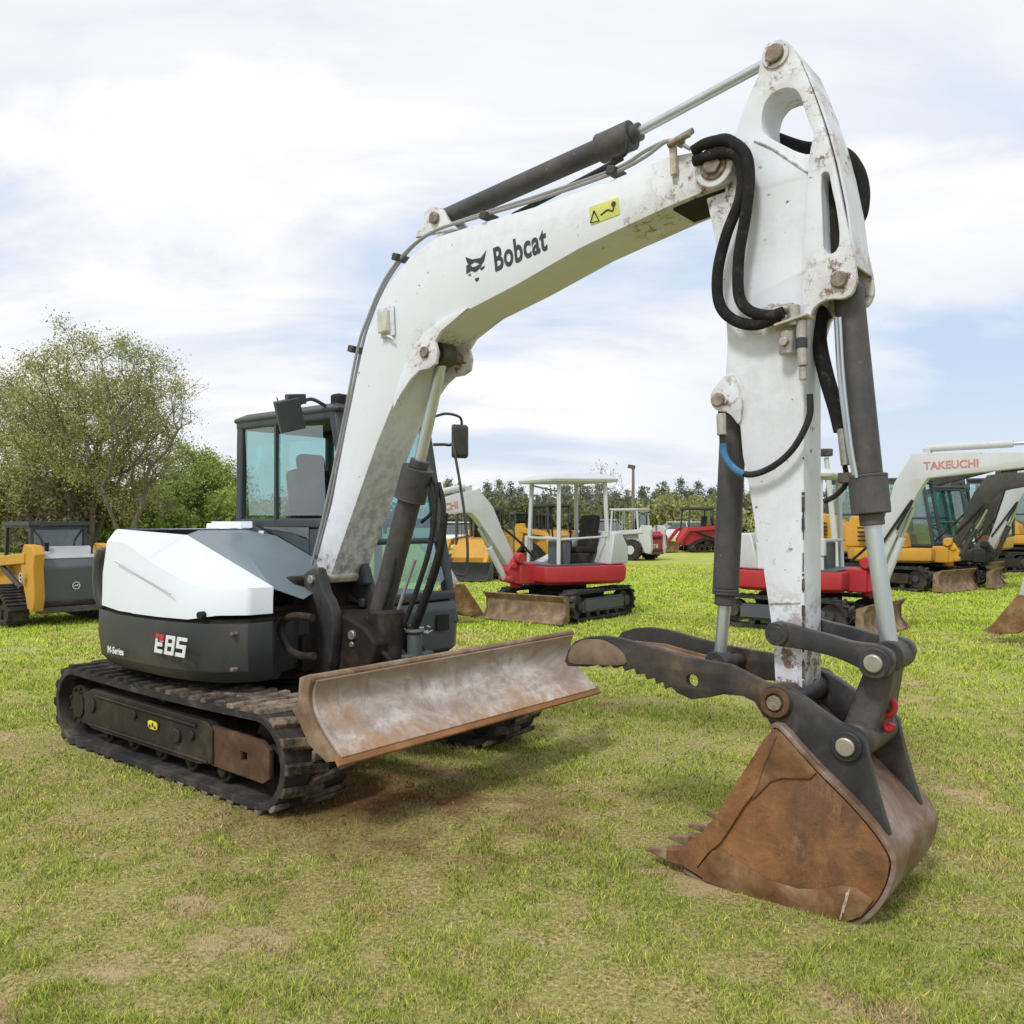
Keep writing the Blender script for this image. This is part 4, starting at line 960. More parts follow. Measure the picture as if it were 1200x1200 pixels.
# clouds: white lit tops, blue grey thinner veils
ccol = ramp(nt, n2, [(.34, (8.3, 8.8, 9.6)), (.46, (9.5, 9.6, 9.9)), (.58, (10.1, 10.05, 10.1))])
rt = mul(nt, mask(nt, sep.outputs[0], .12, .50), mul(nt, mask(nt, sep.outputs[2], .0, .10), mask(nt, sep.outputs[2], .30, .12)))
fac = M2('MAXIMUM', fac, mul(nt, mask(nt, sep.outputs[2], .24, .44), .85))
fac = M2('SUBTRACT', fac, mul(nt, rt, .9), True)
skyb = mix(nt, 1.0, sky.outputs[0], (1.0, 1.0, 1.0), 'MULTIPLY')
veil = mix(nt, .72, skyb, (6.9, 8.3, 10.8))
col_ = mix(nt, fac, veil, ccol)
# haze whitening towards the horizon
hz_ = M2('MULTIPLY', mask(nt, sep.outputs[2], .16, .0), .55)
col_ = mix(nt, hz_, col_, (9.2, 9.5, 9.9))
nt.links.new(col_, bg.inputs[0]); nt.links.new(bg.outputs[0], out.inputs[0])

# ================================================================ GROUND AND GRASS
def grass_colour(nt, blade=False):
    """shared lawn colouring: green / straw / bare earth patches by place"""
    big = noise(nt, .42, 5, .62, stretch=(1, 1.25, 1)); med = noise(nt, 1.9, 6, .68); fine = noise(nt, 9, 6, .72)
    s = M2b(nt, 'ADD', M2b(nt, 'MULTIPLY', big, .5), M2b(nt, 'ADD', M2b(nt, 'MULTIPLY', med, .3), M2b(nt, 'MULTIPLY', fine, .2)))
    return s, big, med, fine
def M2b(nt, op, a, b_):
    n = node(nt, 'ShaderNodeMath', operation=op)
    for i, v in ((0, a), (1, b_)):
        if hasattr(v, 'links'): nt.links.new(v, n.inputs[i])
        else: n.inputs[i].default_value = v
    return n.outputs[0]
def near_factor(nt, cx, cy, r0, r1):
    g = node(nt, 'ShaderNodeNewGeometry'); d = node(nt, 'ShaderNodeVectorMath', operation='DISTANCE'); d.inputs[1].default_value = (cx, cy, 0)
    nt.links.new(g.outputs['Position'], d.inputs[0]); return mask(nt, d.outputs['Value'], r1, r0)
def geo_noise(nt, scale, detail, rough, off=0):
    g = node(nt, 'ShaderNodeNewGeometry'); n = node(nt, 'ShaderNodeTexNoise'); n.inputs['Scale'].default_value = scale; n.inputs['Detail'].default_value = detail; n.inputs['Roughness'].default_value = rough
    mp = node(nt, 'ShaderNodeMapping'); mp.inputs['Location'].default_value = (off, off * .7, 0); mp.inputs['Scale'].default_value = (1, 1, 0)
    nt.links.new(g.outputs['Position'], mp.inputs[0]); nt.links.new(mp.outputs[0], n.inputs['Vector']); return n.outputs['Fac']
def lawn(nt, dark, mid, bright, straw, soil, thatch=False):
    big = geo_noise(nt, .55, 4, .6); med = geo_noise(nt, 2.3, 6, .7, 7); fine = geo_noise(nt, 11, 5, .7, 3)
    s = M2b(nt, 'ADD', M2b(nt, 'MULTIPLY', big, .42), M2b(nt, 'ADD', M2b(nt, 'MULTIPLY', med, .36), M2b(nt, 'MULTIPLY', fine, .22)))
    far = near_factor(nt, 2, 0, 11, 5.5)      # 1 near camera ... 0 far
    c = ramp(nt, s, [(.36, dark), (.45, mid), (.53, bright), (.575, straw), (.64, tuple(x * 1.1 for x in straw))])
    if thatch:
        th_ = geo_noise(nt, 48, 4, .8, 13); t2 = geo_noise(nt, 4.5, 5, .7, 17)
        tc_ = ramp(nt, th_, [(.32, (.05, .045, .018)), (.46, (.24, .22, .075)), (.56, (.42, .35, .15)), (.68, (.70, .58, .34))])
        c = mix(nt, mask(nt, t2, .34, .58), mix(nt, .45, c, tc_), tc_)
    cf = ramp(nt, s, [(.36, mid), (.55, (bright[0] * 1.08, bright[1] * 1.22, bright[2] * .75)), (.66, straw)])
    c = mix(nt, near_factor(nt, 0, 0, 7, 13), cf, c)
    # worn bare spots
    bare = mul(nt, mask(nt, geo_noise(nt, 1.15, 5, .62, 21), .585, .64), .85)
    c = mix(nt, bare, c, (soil[0] * 1.9, soil[1] * 1.95, soil[2] * 1.8))
    # red clay churned up by the crawlers
    clay = mul(nt, near_factor(nt, -.55, 4.75, .2, 1.5), mask(nt, geo_noise(nt, 2.6, 5, .7, 40), .42, .60))
    clay2 = mul(nt, near_factor(nt, -.9, 5.0, .1, .9), .8)
    c = mix(nt, mul(nt, clay, .8), c, soil2)
    c = mix(nt, clay2, c, soil2)
    # the band of dead grass further out
    g = node(nt, 'ShaderNodeNewGeometry'); sp = node(nt, 'ShaderNodeSeparateXYZ'); nt.links.new(g.outputs['Position'], sp.inputs[0])
    d1 = mul(nt, mul(nt, mask(nt, sp.outputs[1], 9.3, 10.6), mask(nt, sp.outputs[1], 13.0, 11.0)), mask(nt, geo_noise(nt, .8, 5, .7, 60), .46, .62))
    c = mix(nt, mul(nt, d1, .8), c, straw)
    return c
soil2 = (.13, .048, .026)
m, nt, b = base_mat('lawn_ground', .95, 0, .1)
c = lawn(nt, (.22, .23, .075), (.31, .315, .105), (.37, .37, .12), (.50, .42, .23), (.25, .185, .115), True)
nt.links.new(c, b.inputs['Base Color']); bump(nt, b, geo_noise(nt, 30, 6, .8, 2), .7, .02); M['ground'] = m
def far_noise(): pass

# ground sheet: gently uneven near the camera, reaching the horizon
def gz(x, y):
    return 0.012 * math.sin(x * 1.7 + .5 * y) * math.cos(y * 1.3 - .4 * x) + .006 * math.sin(x * 5.1 + y * 3.3) - .012
xs = sorted(set([-1500, -600, -250, -120, -60, -35, -20] + [round(-12 + .25 * i, 3) for i in range(97)] + [20, 35, 60, 120, 250, 600, 1500]))
ys = sorted(set([-400, -100, -30, -10] + [round(-2 + .25 * i, 3) for i in range(73)] + [18, 22, 28, 36, 50, 80, 140, 250, 450, 800, 1500, 2500]))
vs = [(x, y, gz(x, y) if (abs(x) < 13 and -3 < y < 16.5) else -.012) for y in ys for x in xs]
nx = len(xs); fs = [(j * nx + i, j * nx + i + 1, (j + 1) * nx + i + 1, (j + 1) * nx + i) for j in range(len(ys) - 1) for i in range(nx - 1)]
mb = MB(); mb.add(vs, fs); gr = mb.build('ground', M['ground'], None, 0, 180); tag(gr, kind='structure')
m, nt, b = base_mat('pale_dirt', .95); nt.links.new(ramp(nt, noise(nt, .6, 6, .7), [(.3, (.34, .27, .19)), (.7, (.50, .42, .32))]), b.inputs['Base Color']); M['dirt'] = m
mb = MB(); mb.add([(-2, 56, .0), (9.5, 52, .0), (19, 55, .0), (60, 75, .0), (60, 84, .0), (16, 66, .0), (5, 66, .0), (-6, 62, .0)], [tuple(range(8))]); o = mb.build('dirt_road', M['dirt']); tag(o, kind='structure')

# blades of grass
m, nt, b = base_mat('grass_blade', .75, 0, .2)
att = node(nt, 'ShaderNodeAttribute', attribute_name='tone')
c = lawn(nt, (.29, .36, .08), (.40, .475, .105), (.48, .53, .13), (.56, .48, .23), (.26, .20, .13))
hs2 = ramp(nt, att.outputs['Fac'], [(0, (.16, .20, .16)), (.22, (.45, .58, .42)), (.50, (.95, 1.02, .85)), (.80, (1.3, 1.25, 1.1)), (.93, (1.7, 1.45, 1.3)), (1, (2.0, 1.6, 1.7))])
dry = node(nt, 'ShaderNodeAttribute', attribute_name='dry'); c = mix(nt, dry.outputs['Fac'], c, (.52, .41, .20)); c = mix(nt, 1.0, c, hs2, 'MULTIPLY')
nt.links.new(c, b.inputs['Base Color'])
tr_ = node(nt, 'ShaderNodeBsdfTranslucent'); nt.links.new(c, tr_.inputs[0]); ms = node(nt, 'ShaderNodeMixShader'); ms.inputs[0].default_value = .3
nt.links.new(b.outputs[0], ms.inputs[1]); nt.links.new(tr_.outputs[0], ms.inputs[2]); nt.links.new(ms.outputs[0], nt.nodes['Material Output'].inputs[0]); M['blades'] = m

def vnoise(X, Y, sc, seed):
    r = np.random.default_rng(seed); G = r.random((257, 257)); x = (X * sc) % 256; y = (Y * sc) % 256
    i = np.floor(x).astype(int); j = np.floor(y).astype(int); fx = x - i; fy = y - j; fx = fx * fx * (3 - 2 * fx); fy = fy * fy * (3 - 2 * fy)
    return (G[i, j] * (1 - fx) + G[i + 1, j] * fx) * (1 - fy) + (G[i, j + 1] * (1 - fx) + G[i + 1, j + 1] * fx) * fy
def tufts(name, n, d0, d1, hmin, hmax, wid, dead=False):
    u = rng.random(n); D = d0 * (d1 / d0) ** (u ** .95)
    X = (rng.random(n) * 1.36 - .68) * D + rng.normal(0, .05, n)
    # cluster: pull some blades to clump centres
    nc = n // 14; ci = rng.integers(0, nc, n); k = rng.random(n) < .55
    D = np.where(k, D[ci] + rng.normal(0, .018, n) * (D[ci] / 4), D); X = np.where(k, X[ci] + rng.normal(0, .018, n) * (D[ci] / 4), X)
    keep = np.ones(n, bool)
    # keep clear of tracks
    a = -YAW; lx = (X + 1.588) * math.cos(a) - (D - 6.26) * math.sin(a); ly = (X + 1.588) * math.sin(a) + (D - 6.26) * math.cos(a)
    for s in (-.875, .875): keep &= ~((np.abs(ly - s) < .22) & (np.abs(lx) < 1.12))
    keep &= ~((lx > 3.38) & (lx < 4.15) & (np.abs(ly) < .31))
    dcl = np.hypot(X + .75, D - 4.85); keep &= ~((dcl < .75) & (rng.random(n) < .75))
    g = .32 * vnoise(X + 50, D, 1.3, 1) + .30 * vnoise(X + 50, D, 4.5, 2) + .38 * vnoise(X + 50, D, 14, 3)
    if not dead: keep &= rng.random(n) < np.clip((g - .18) * 3.8, .42, 1)
    X = X[keep]; D = D[keep]; g = g[keep]; n = len(X)
    dryv = np.clip((.43 - g) * 4.5 + rng.normal(0, .22, n) + .03, 0, .92) * np.clip(1.5 - D / 12, .15, 1)
    if dead: dryv = np.clip(rng.normal(.75, .25, n), .1, 1)
    lod = np.clip(D / 4.2, .75, 5)
    h = (hmin + (hmax - hmin) * rng.random(n) ** 2) * np.clip(.6 + (g - .35) * 2.6, .55, 1.4) * np.clip(D / 6, 1, 1.6); w = wid * lod * (.6 + .8 * rng.random(n))
    th = rng.random(n) * 2 * PI; lean = (rng.random(n) * 1.1 + .1) * h * (3.2 if dead else 1); h = h * (.45 if dead else 1); la = rng.random(n) * 2 * PI
    z0 = 0.012 * np.sin(X * 1.7 + .5 * D) * np.cos(D * 1.3 - .4 * X) + .006 * np.sin(X * 5.1 + D * 3.3) - .016
    z0 = np.where((np.abs(X) < 12) & (D < 16), z0, -.014)
    V = np.empty((n, 3, 3), np.float32)
    V[:, 0] = np.stack([X - np.cos(th) * w / 2, D - np.sin(th) * w / 2, z0], 1)
    V[:, 1] = np.stack([X + np.cos(th) * w / 2, D + np.sin(th) * w / 2, z0], 1)
    V[:, 2] = np.stack([X + np.cos(la) * lean, D + np.sin(la) * lean, z0 + h], 1)
    me = bpy.data.meshes.new(name); me.vertices.add(3 * n); me.loops.add(3 * n); me.polygons.add(n)
    me.vertices.foreach_set('co', V.ravel()); me.loops.foreach_set('vertex_index', np.arange(3 * n, dtype=np.int32))
    me.polygons.foreach_set('loop_start', np.arange(0, 3 * n, 3, dtype=np.int32)); me.polygons.foreach_set('loop_total', np.full(n, 3, np.int32))
    at = me.attributes.new('tone', 'FLOAT', 'POINT'); tone = rng.random(n); at.data.foreach_set('value', np.repeat(tone, 3).astype(np.float32))
    at = me.attributes.new('dry', 'FLOAT', 'POINT'); at.data.foreach_set('value', np.repeat(dryv, 3).astype(np.float32))
    me.materials.append(M['blades']); me.update(); me.validate()
    o = link(bpy.data.objects.new(name, me)); return o
g_ = tufts('grass', 1050000, 2.35, 32, .009, .032, .0058)
tag(g_, 'short patchy green lawn grass', 'grass', kind='stuff')
g_ = tufts('dead_grass', 340000, 2.35, 15, .008, .022, .0042, True)
tag(g_, 'flattened straw coloured dead grass between the green tufts', 'dead grass', kind='stuff')

# ================================================================ TREES
def leafmat(name, c0, c1, c2):
    m, nt, b = base_mat(name, .7, 0, .2)
    g = node(nt, 'ShaderNodeNewGeometry'); oi = node(nt, 'ShaderNodeObjectInfo')
    f = noise(nt, 1.1, 3, .6); f2 = g.outputs['Random Per Island']
    s = M2b(nt, 'ADD', M2b(nt, 'MULTIPLY', f, .6), M2b(nt, 'ADD', M2b(nt, 'MULTIPLY', f2, .35), M2b(nt, 'MULTIPLY', oi.outputs['Random'], .12)))
    c = ramp(nt, s, [(.32, c0), (.52, c1), (.74, c2)])
    nt.links.new(c, b.inputs['Base Color'])
    t = node(nt, 'ShaderNodeBsdfTranslucent'); nt.links.new(c, t.inputs[0]); x = node(nt, 'ShaderNodeMixShader'); x.inputs[0].default_value = .3
    nt.links.new(b.outputs[0], x.inputs[1]); nt.links.new(t.outputs[0], x.inputs[2]); nt.links.new(x.outputs[0], nt.nodes['Material Output'].inputs[0]); return m
M['bark'] = multi('grey_bark', [(0, (.075, .062, .05)), (1, (.19, .165, .14))], 3, .95, stretch=(3, 3, .6))
M['leafolive'] = leafmat('olive_spring_leaves', (.17, .185, .07), (.33, .345, .13), (.50, .50, .22))
M['leafgreen'] = leafmat('fresh_green_leaves', (.18, .23, .06), (.34, .43, .11), (.50, .58, .18))
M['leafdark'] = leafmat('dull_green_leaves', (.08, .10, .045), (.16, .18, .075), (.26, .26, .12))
M['leafbrown'] = leafmat('brown_green_twigs', (.11, .105, .065), (.21, .19, .12), (.32, .29, .18))
M['leafpine'] = leafmat('hazed_pine_needles', (.085, .11, .08), (.15, .185, .12), (.22, .25, .17))  # needle colours paled, distance haze is put into the colour

def leaf_cloud(centres, per, spread, size, seed=0, flat=1.0):
    r = np.random.default_rng(seed); C = np.repeat(np.array(centres, float), per, 0); n = len(C)
    P = C + r.normal(0, 1, (n, 3)) * np.array([spread, spread, spread * flat])
    a = r.normal(0, 1, (n, 3)); a /= np.linalg.norm(a, axis=1)[:, None]; b_ = np.cross(a, r.normal(0, 1, (n, 3))); b_ /= np.linalg.norm(b_, axis=1)[:, None]
    s = size * (.5 + r.random(n))[:, None]
    V = np.stack([P - a * s, P + b_ * s * .55, P + a * s, P - b_ * s * .55], 1).reshape(-1, 3)
    return V, n

def quads(name, V, n, mat, parent):
    me = bpy.data.meshes.new(name); me.vertices.add(4 * n); me.loops.add(4 * n); me.polygons.add(n)
    me.vertices.foreach_set('co', V.astype(np.float32).ravel()); me.loops.foreach_set('vertex_index', np.arange(4 * n, dtype=np.int32))
    me.polygons.foreach_set('loop_start', np.arange(0, 4 * n, 4, dtype=np.int32)); me.polygons.foreach_set('loop_total', np.full(n, 4, np.int32))
    me.materials.append(mat); me.update(); me.validate()
    return link(bpy.data.objects.new(name, me), parent)

def bush(name, label, cat, loc, w, h, leaf, seed, n=2600, size=.16, group=None, lobes=16):
    """a thicket: short stems and leaves gathered round many twig ends"""
    R = random.Random(seed); root = empty(name, loc); tag(root, label, cat, group)
    C = []; st = MB()
    for i in range(lobes):
        a = R.uniform(0, 2 * PI); rr = w * .5 * math.sqrt(R.random()); zz_ = h * R.uniform(.15, .92) * (1 - .45 * (rr / (w * .5)) ** 2)
        p = Vector((math.cos(a) * rr, math.sin(a) * rr, zz_)); C.append(p)
        st.tube([(p.x * .3, p.y * .3, 0), (p.x * .7, p.y * .7, p.z * .5), tuple(p * 1.06)], .045, 5, 3, .012)
        for j in range(4): st.tube([tuple(p * .8), tuple(p + Vector((R.gauss(0, 1), R.gauss(0, 1), abs(R.gauss(0, 1)))) * w * .13)], .016, 4, 0, .005)
    st.build('stems', M['bark'], root)
    cc = []
    for p in C:
        for j in range(7): cc.append(p + Vector((R.gauss(0, 1), R.gauss(0, 1), R.gauss(0, .8))) * w * .085)
    V, k = leaf_cloud([tuple(c_) for c_ in cc], max(4, n // len(cc)), w * .05, size, seed)
    V[:, 2] = np.maximum(V[:, 2], .02)
    quads('crown', V, k, M[leaf], root); return root

def X_(px, D): return (px - 600) / 1000 * D
def crown_tree(name, label, cat, loc, h, rx, z0, leaf, seed, n=230, trunk_r=.2, per=20, size=.08, spread=.28, density=1.0, twigs=4, stems=3, shift_x=0.0, group=None, twl=.55):
    """branches reach for points spread through the crown volume; thickness follows what each branch carries"""
    R = random.Random(seed); root = empty(name, loc); tag(root, label, cat, group)
    P = []; par = []; pl = []
    def addn(p, q): P.append(Vector(p)); par.append(q); pl.append(0 if q < 0 else pl[q] + (P[q] - P[-1]).length); return len(P) - 1
    addn((0, 0, -.1), -1)
    for s_ in range(stems):
        a = 2 * PI * (s_ + R.random() * .6) / stems; k = 0; p = Vector((0, 0, 0)); d = Vector((math.cos(a) * .45, math.sin(a) * .45, 1)).normalized() if stems > 1 else Vector((0, 0, 1))
        for i in range(5):
            p = p + d * h * .10; d = (d + Vector((R.gauss(0, .12), R.gauss(0, .12), .10))).normalized(); k = addn(p, k)
    T = []
    while len(T) < n:
        v = Vector((R.uniform(-1, 1), R.uniform(-1, 1), R.uniform(-1, 1)))
        if v.length > 1 or v.length < .35: continue
        wob = 1 + .16 * math.sin(v.x * 4 + seed) * math.cos(v.z * 5 + seed * 2)
        T.append(Vector((v.x * rx * wob + shift_x * (v.z + 1), v.y * rx * .85, z0 + (h - z0) * (v.z * wob + 1) / 2)))
    T.sort(key=lambda t: (t - Vector((0, 0, h * .25))).length)
    ends = []
    for t in T:
        bi = min(range(len(P)), key=lambda i: (P[i] - t).length * 1.0 + pl[i] * .55 + (.9 if P[i].z > t.z + .2 else 0))
        p = P[bi]; L = (t - p).length; m_ = max(1, int(L / .45)); k = bi
        perp = Vector((R.gauss(0, 1), R.gauss(0, 1), R.gauss(0, .6) - .5)) * L * .05
        for i in range(1, m_ + 1):
            f = i / m_; q = p.lerp(t, f) + perp * math.sin(PI * f) + Vector((R.gauss(0, .05), R.gauss(0, .05), R.gauss(0, .05))); k = addn(q, k)
        ends.append(k)
    W_ = [0.0] * len(P)
    for e in ends: W_[e] += 1
    for i in range(len(P) - 1, 0, -1): W_[par[i]] += W_[i] if W_[i] else .5
    tot = W_[0]; rad = [max(.014, trunk_r * (max(w_, .5) / tot) ** .56) for w_ in W_]
    st = MB(); ft = MB() if trunk_r > .13 else st
    for i in range(1, len(P)):
        ra = min(rad[par[i]], rad[i] * 1.5); tgt = st if rad[i] > .03 else ft
        tgt.tube([P[par[i]], P[i]], ra, 6 if ra > .06 else 4, 0, rad[i])
    C = []
    for e in ends:
        d0 = (P[e] - P[par[e]]).normalized()
        for j in range(twigs):
            d = (d0 + Vector((R.gauss(0, .6), R.gauss(0, .6), R.gauss(.15, .5)))).normalized(); q1 = P[e] + d * twl * .5 * R.uniform(.5, 1.2); q2 = q1 + (d + Vector((R.gauss(0, .3), R.gauss(0, .3), R.gauss(.1, .3)))).normalized() * twl * .5
            ft.tube([P[e], q1, q2], .011, 3, 0, .005)
            if R.random() < density: C.append(tuple(q2)); C.append(tuple(q1))
    st.build('trunk', M['bark'], root, 0, 60); 
    if ft is not st: ft.build('branches', M['bark'], root, 0, 60)
    if C:
        V, n_ = leaf_cloud(C, per, spread, size, seed); quads('crown', V, n_, M[leaf], root)
    return root
crown_tree('olive_tree', 'tall spreading tree with grey branches showing through thin olive spring leaves', 'tree', (X_(103, 42), 42, 0), 10.7, 4.5, 1.6, 'leafolive', 5, 460, .30, 20, .052, .27, .92, 4, 4)
crown_tree('olive_tree', 'olive leaved tree cut off by the left edge of the photo, behind the yellow loader', 'tree', (X_(5, 45), 45, 0), 9.0, 3.9, .8, 'leafolive', 12, 280, .24, 18, .055, .30, .9, 4, 3)
crown_tree('leafless_tree', 'nearly leafless grey tree leaning out at the right side of the tall olive tree', 'tree', (X_(150, 40), 40, 0), 9.0, 2.4, 2.2, 'leafolive', 23, 85, .17, 3, .05, .3, .30, 4, 2, shift_x=.75, twl=.9)
crown_tree('green_tree', 'bright green rounded tree behind the white engine hood, left of the cab', 'tree', (X_(236, 52), 52, 0), 5.7, 2.6, .6, 'leafgreen', 31, 150, .2, 26, .075, .26, 1.0, 4, 2)
hedge = [(-8, 50, 5.0, 3.6, 'leafdark', 'dull green thicket at the left edge behind the yellow loader'),
         (40, 47, 5.5, 4.6, 'leafolive', 'olive thicket rising behind the cab of the yellow loader'),
         (82, 48, 4.5, 3.2, 'leafgreen', 'fresh green bush showing above the yellow loader, left of the big trunk'),
         (112, 44, 6.0, 4.6, 'leafbrown', 'brown twiggy thicket at the foot of the tall olive tree'),
         (60, 54, 7.0, 6.0, 'leafbrown', 'high brown thicket behind the tall olive tree'),
         (160, 46, 5.0, 3.0, 'leafgreen', 'low green bush right of the big tree trunk, above the hood'),
         (196, 49, 4.5, 2.6, 'leafgreen', 'low yellow green bush directly above the white hood'),
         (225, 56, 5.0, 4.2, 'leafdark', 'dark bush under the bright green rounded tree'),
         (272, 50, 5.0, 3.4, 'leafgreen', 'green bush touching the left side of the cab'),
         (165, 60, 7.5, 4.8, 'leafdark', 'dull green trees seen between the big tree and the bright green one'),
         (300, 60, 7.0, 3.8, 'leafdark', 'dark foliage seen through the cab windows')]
for i, (px, D, w_, h_, lf, lb) in enumerate(hedge):
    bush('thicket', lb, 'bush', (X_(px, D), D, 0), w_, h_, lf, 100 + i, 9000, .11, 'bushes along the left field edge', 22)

# pines far off: three grown kinds copied along the field edge
def pine(seed, h):
    R = random.Random(seed); root = empty('pine_tree', (0, 0, 0)); st = MB(); st.tube([(0, 0, 0), (R.uniform(-.1, .1), 0, h * .5), (0, 0, h)], .16, 6, 3, .03); C = []
    for i in range(54):
        t = R.uniform(.16, 1) ** .9; r = (1 - t) ** .75 * h * .26 * R.uniform(.55, 1.15) + .1; a = R.uniform(0, 2 * PI)
        p = (math.cos(a) * r, math.sin(a) * r, t * h - r * .1); C.append(p); C.append((p[0] * .55, p[1] * .55, p[2] + .1)); st.tube([(0, 0, t * h), p], .04, 4, 0, .012)
    st.build('trunk', M['bark'], root)
    V, n = leaf_cloud(C, 16, h * .035, .16, seed); quads('crown', V, n, M['leafpine'], root); return root
PL = ['pine in the far row along the horizon, seen above the canopy excavator and loaders']
protos = [pine(200 + i, h) for i, h in enumerate((9.5, 8.2, 10.8))]
rr_ = random.Random(3); k = 0
def pine_at(px, D, sc):
    global k
    o = protos[k] if k < 3 else copy_tree(protos[k % 3]); k += 1
    o.location = (X_(px, D), D, 0); o.rotation_euler = (0, 0, rr_.uniform(0, 6)); o.scale = (sc * rr_.uniform(1.0, 1.35), sc * 1.2, sc)
    tag(o, 'dark green pine in the even far row along the horizon', 'pine tree', 'pines in the far row')
for i in range(92):
    px = 505 + i * 7.6 + rr_.uniform(-5, 5); D = rr_.uniform(150, 185)
    if px > 1010: D = rr_.uniform(170, 200)
    pine_at(px, D, rr_.uniform(.62, .95))
for i in range(20):
    bush('thicket', 'dark even wood filling the gaps between the far pines', 'bush', (X_(500 + i * 37, 145), 145, 0), 13.0, rr_.uniform(5.2, 6.8), 'leafpine', 500 + i, 2600, .34, 'wood between the far pines', 22)
far_bush = [(545, 120, 'leafbrown', 5.5), (590, 118, 'leafdark', 5.0), (640, 122, 'leafbrown', 4.6), (690, 120, 'leafdark', 4.5), (735, 112, 'leafdark', 4.2), (770, 118, 'leafdark', 3.8), (792, 92, 'leafolive', 4.3), (815, 96, 'leafolive', 3.6), (850, 110, 'leafbrown', 4.8), (885, 112, 'leafolive', 4.6), (925, 118, 'leafbrown', 4.6), (965, 118, 'leafdark', 4.6), (1005, 120, 'leafdark', 4.4), (1060, 122, 'leafbrown', 4.4), (1110, 122, 'leafdark', 4.2), (1165, 122, 'leafbrown', 4.4), (500, 110, 'leafdark', 4.4)]
fl = {'leafbrown': 'brown twiggy thicket at the foot of the far pines', 'leafdark': 'dull green thicket at the foot of the far pines', 'leafolive': 'yellow olive bush at the foot of the far pines'}
for i, (px, D, lf, h_) in enumerate(far_bush):
    bush('thicket', fl[lf], 'bush', (X_(px, D), D, 0), 9.5, h_, lf, 300 + i, 3200, .26, fl[lf] + 's', 20)
crown_tree('leafless_tree', 'small pale leafless tree behind the canopy roof of the red and white excavator', 'tree', (X_(705, 70), 70, 0), 6.3, 1.9, 2.0, 'leafbrown', 77, 60, .12, 2, .08, .3, .3, 3, 1)
# ================================================================ OTHER MACHINES IN THE YARD
def place(px, D, rz, sc=1.0): return (X_(px, D), D, 0), rz

